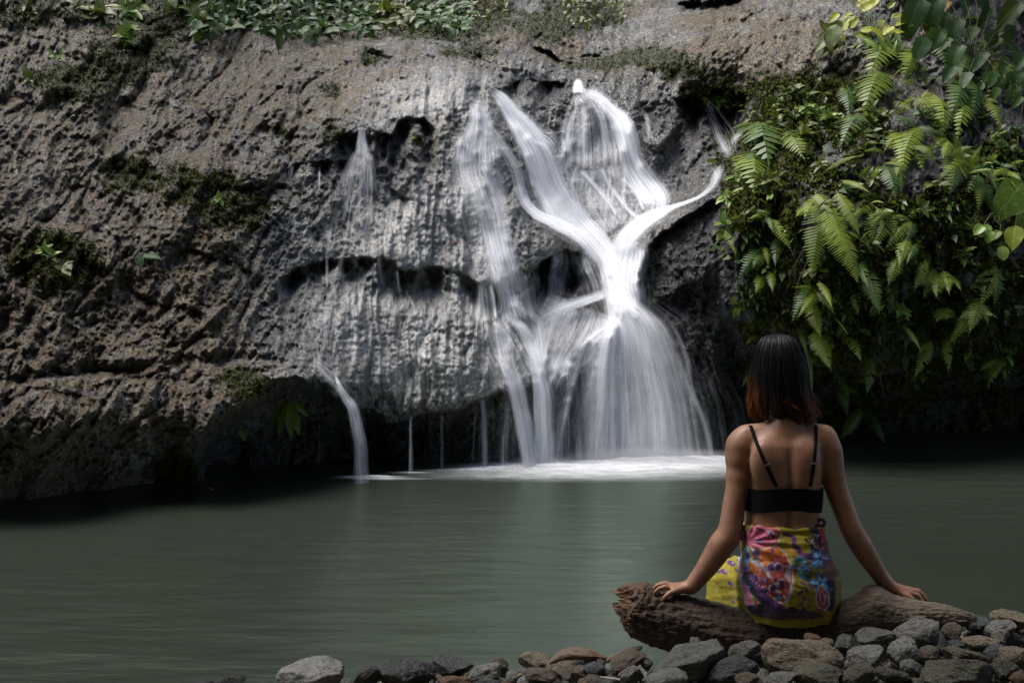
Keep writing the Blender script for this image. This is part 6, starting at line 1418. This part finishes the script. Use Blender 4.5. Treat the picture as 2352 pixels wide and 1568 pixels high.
# ---- unseen leaf canopies and a slope, added to block sky light
def canopy(name, label, n, sampler, size, mat, seed):
    r = np.random.default_rng(seed); p = sampler(r, n); d = r.normal(size=(n, 3)); d[:, 2] *= .4; d /= np.linalg.norm(d, axis=1)[:, None]; s = np.cross(d, r.normal(size=(n, 3))*np.array([.3, .3, 1])); s /= np.linalg.norm(s, axis=1)[:, None]
    L = r.uniform(*size, n)[:, None]; V = np.stack([p-d*L*.5, p+s*L*.24, p+d*L*.5, p-s*L*.24], 1).reshape(-1, 3); i = np.arange(n)*4
    me = np_mesh(name, V, np.stack([i, i+1, i+2, i+3], -1), False); attr_f(me, 'rnd', np.repeat(r.random(n), 4)); attr_f(me, 'lu', np.ones(4*n)); o = link(name, me, None, mat); return tag(o, label, 'foliage', None, 'stuff')
def over_near(r, n):
    x = r.uniform(-9, 9, n); y = r.uniform(-9, 2.5, n); z = 4.6+.5*np.sin(x*.8)+.35*np.sin(y*1.3)+r.normal(0, .35, n); return np.stack([x, y, z], -1)
def over_right(r, n):
    x = r.uniform(4.4, 10, n); y = r.uniform(1.5, 13, n); z = 7.2+.5*np.sin(x)+r.normal(0, .4, n); return np.stack([x, y, z], -1)
canopy('shade_canopy', 'dense leaves of the trees over the near bank', 14000, over_near, (.35, .6), L_DARK, 21)  # added out of view to keep sky light off the woman's back
def over_top(r, n):
    x = r.uniform(-15, 15, n); u = r.random(n); y = 15.5+5*u+.6*np.sin(x); z = 9.0+8*u+.6*np.sin(x*1.3)+r.normal(0, .4, n); return np.stack([x, y, z], -1)
canopy('shade_canopy', 'dense leaves of the forest above the top of the rock face', 9000, over_top, (.5, .9), L_MID, 23)  # added out of view to darken the low sky over the rock
def over_left(r, n):
    x = r.uniform(-11, -3.4, n); y = r.uniform(3, 13, n); z = 8.6+.6*np.sin(x*.9)+.5*np.sin(y)+r.normal(0, .5, n); return np.stack([x, y, z], -1)
canopy('shade_canopy', 'loose leaves of the trees over the left bank', 520, over_left, (.4, .8), L_DARK, 24)  # added overhead, unseen, to dapple the left rock
canopy('shade_canopy', 'dense leaves of the trees over the right bank', 2000, over_right, (.35, .6), L_DARK, 22)  # added overhead, unseen, to dim the right bank
hx = np.linspace(-16, 16, 90); hs = np.linspace(0, 1, 40); HX, HS_ = np.meshgrid(hx, hs)  # unseen slope added behind the camera as a sky blocker
hy = -4.5-6*HS_+1.0*fbm(np.stack([HX*.4, HS_*4, HX*0], -1), 3)-.0*HX; hz = -.2+11*HS_**1.0+.8*fbm(np.stack([HX*.5, HS_*5, HX*0+3], -1), 3)
hill_me = np_mesh('shade_hillside', np.stack([HX, hy, hz], -1).reshape(-1, 3), grid_faces(40, 90)); t = NT('shade_hill_soil'); t.set(Base_Color=t.mix(t.noise(3, 4), (.015,.02,.008), (.05,.055,.02)), Roughness=.9)
tag(link('shade_hillside', hill_me, None, t.m), 'steep forested hillside behind the viewer', None, None, 'structure')
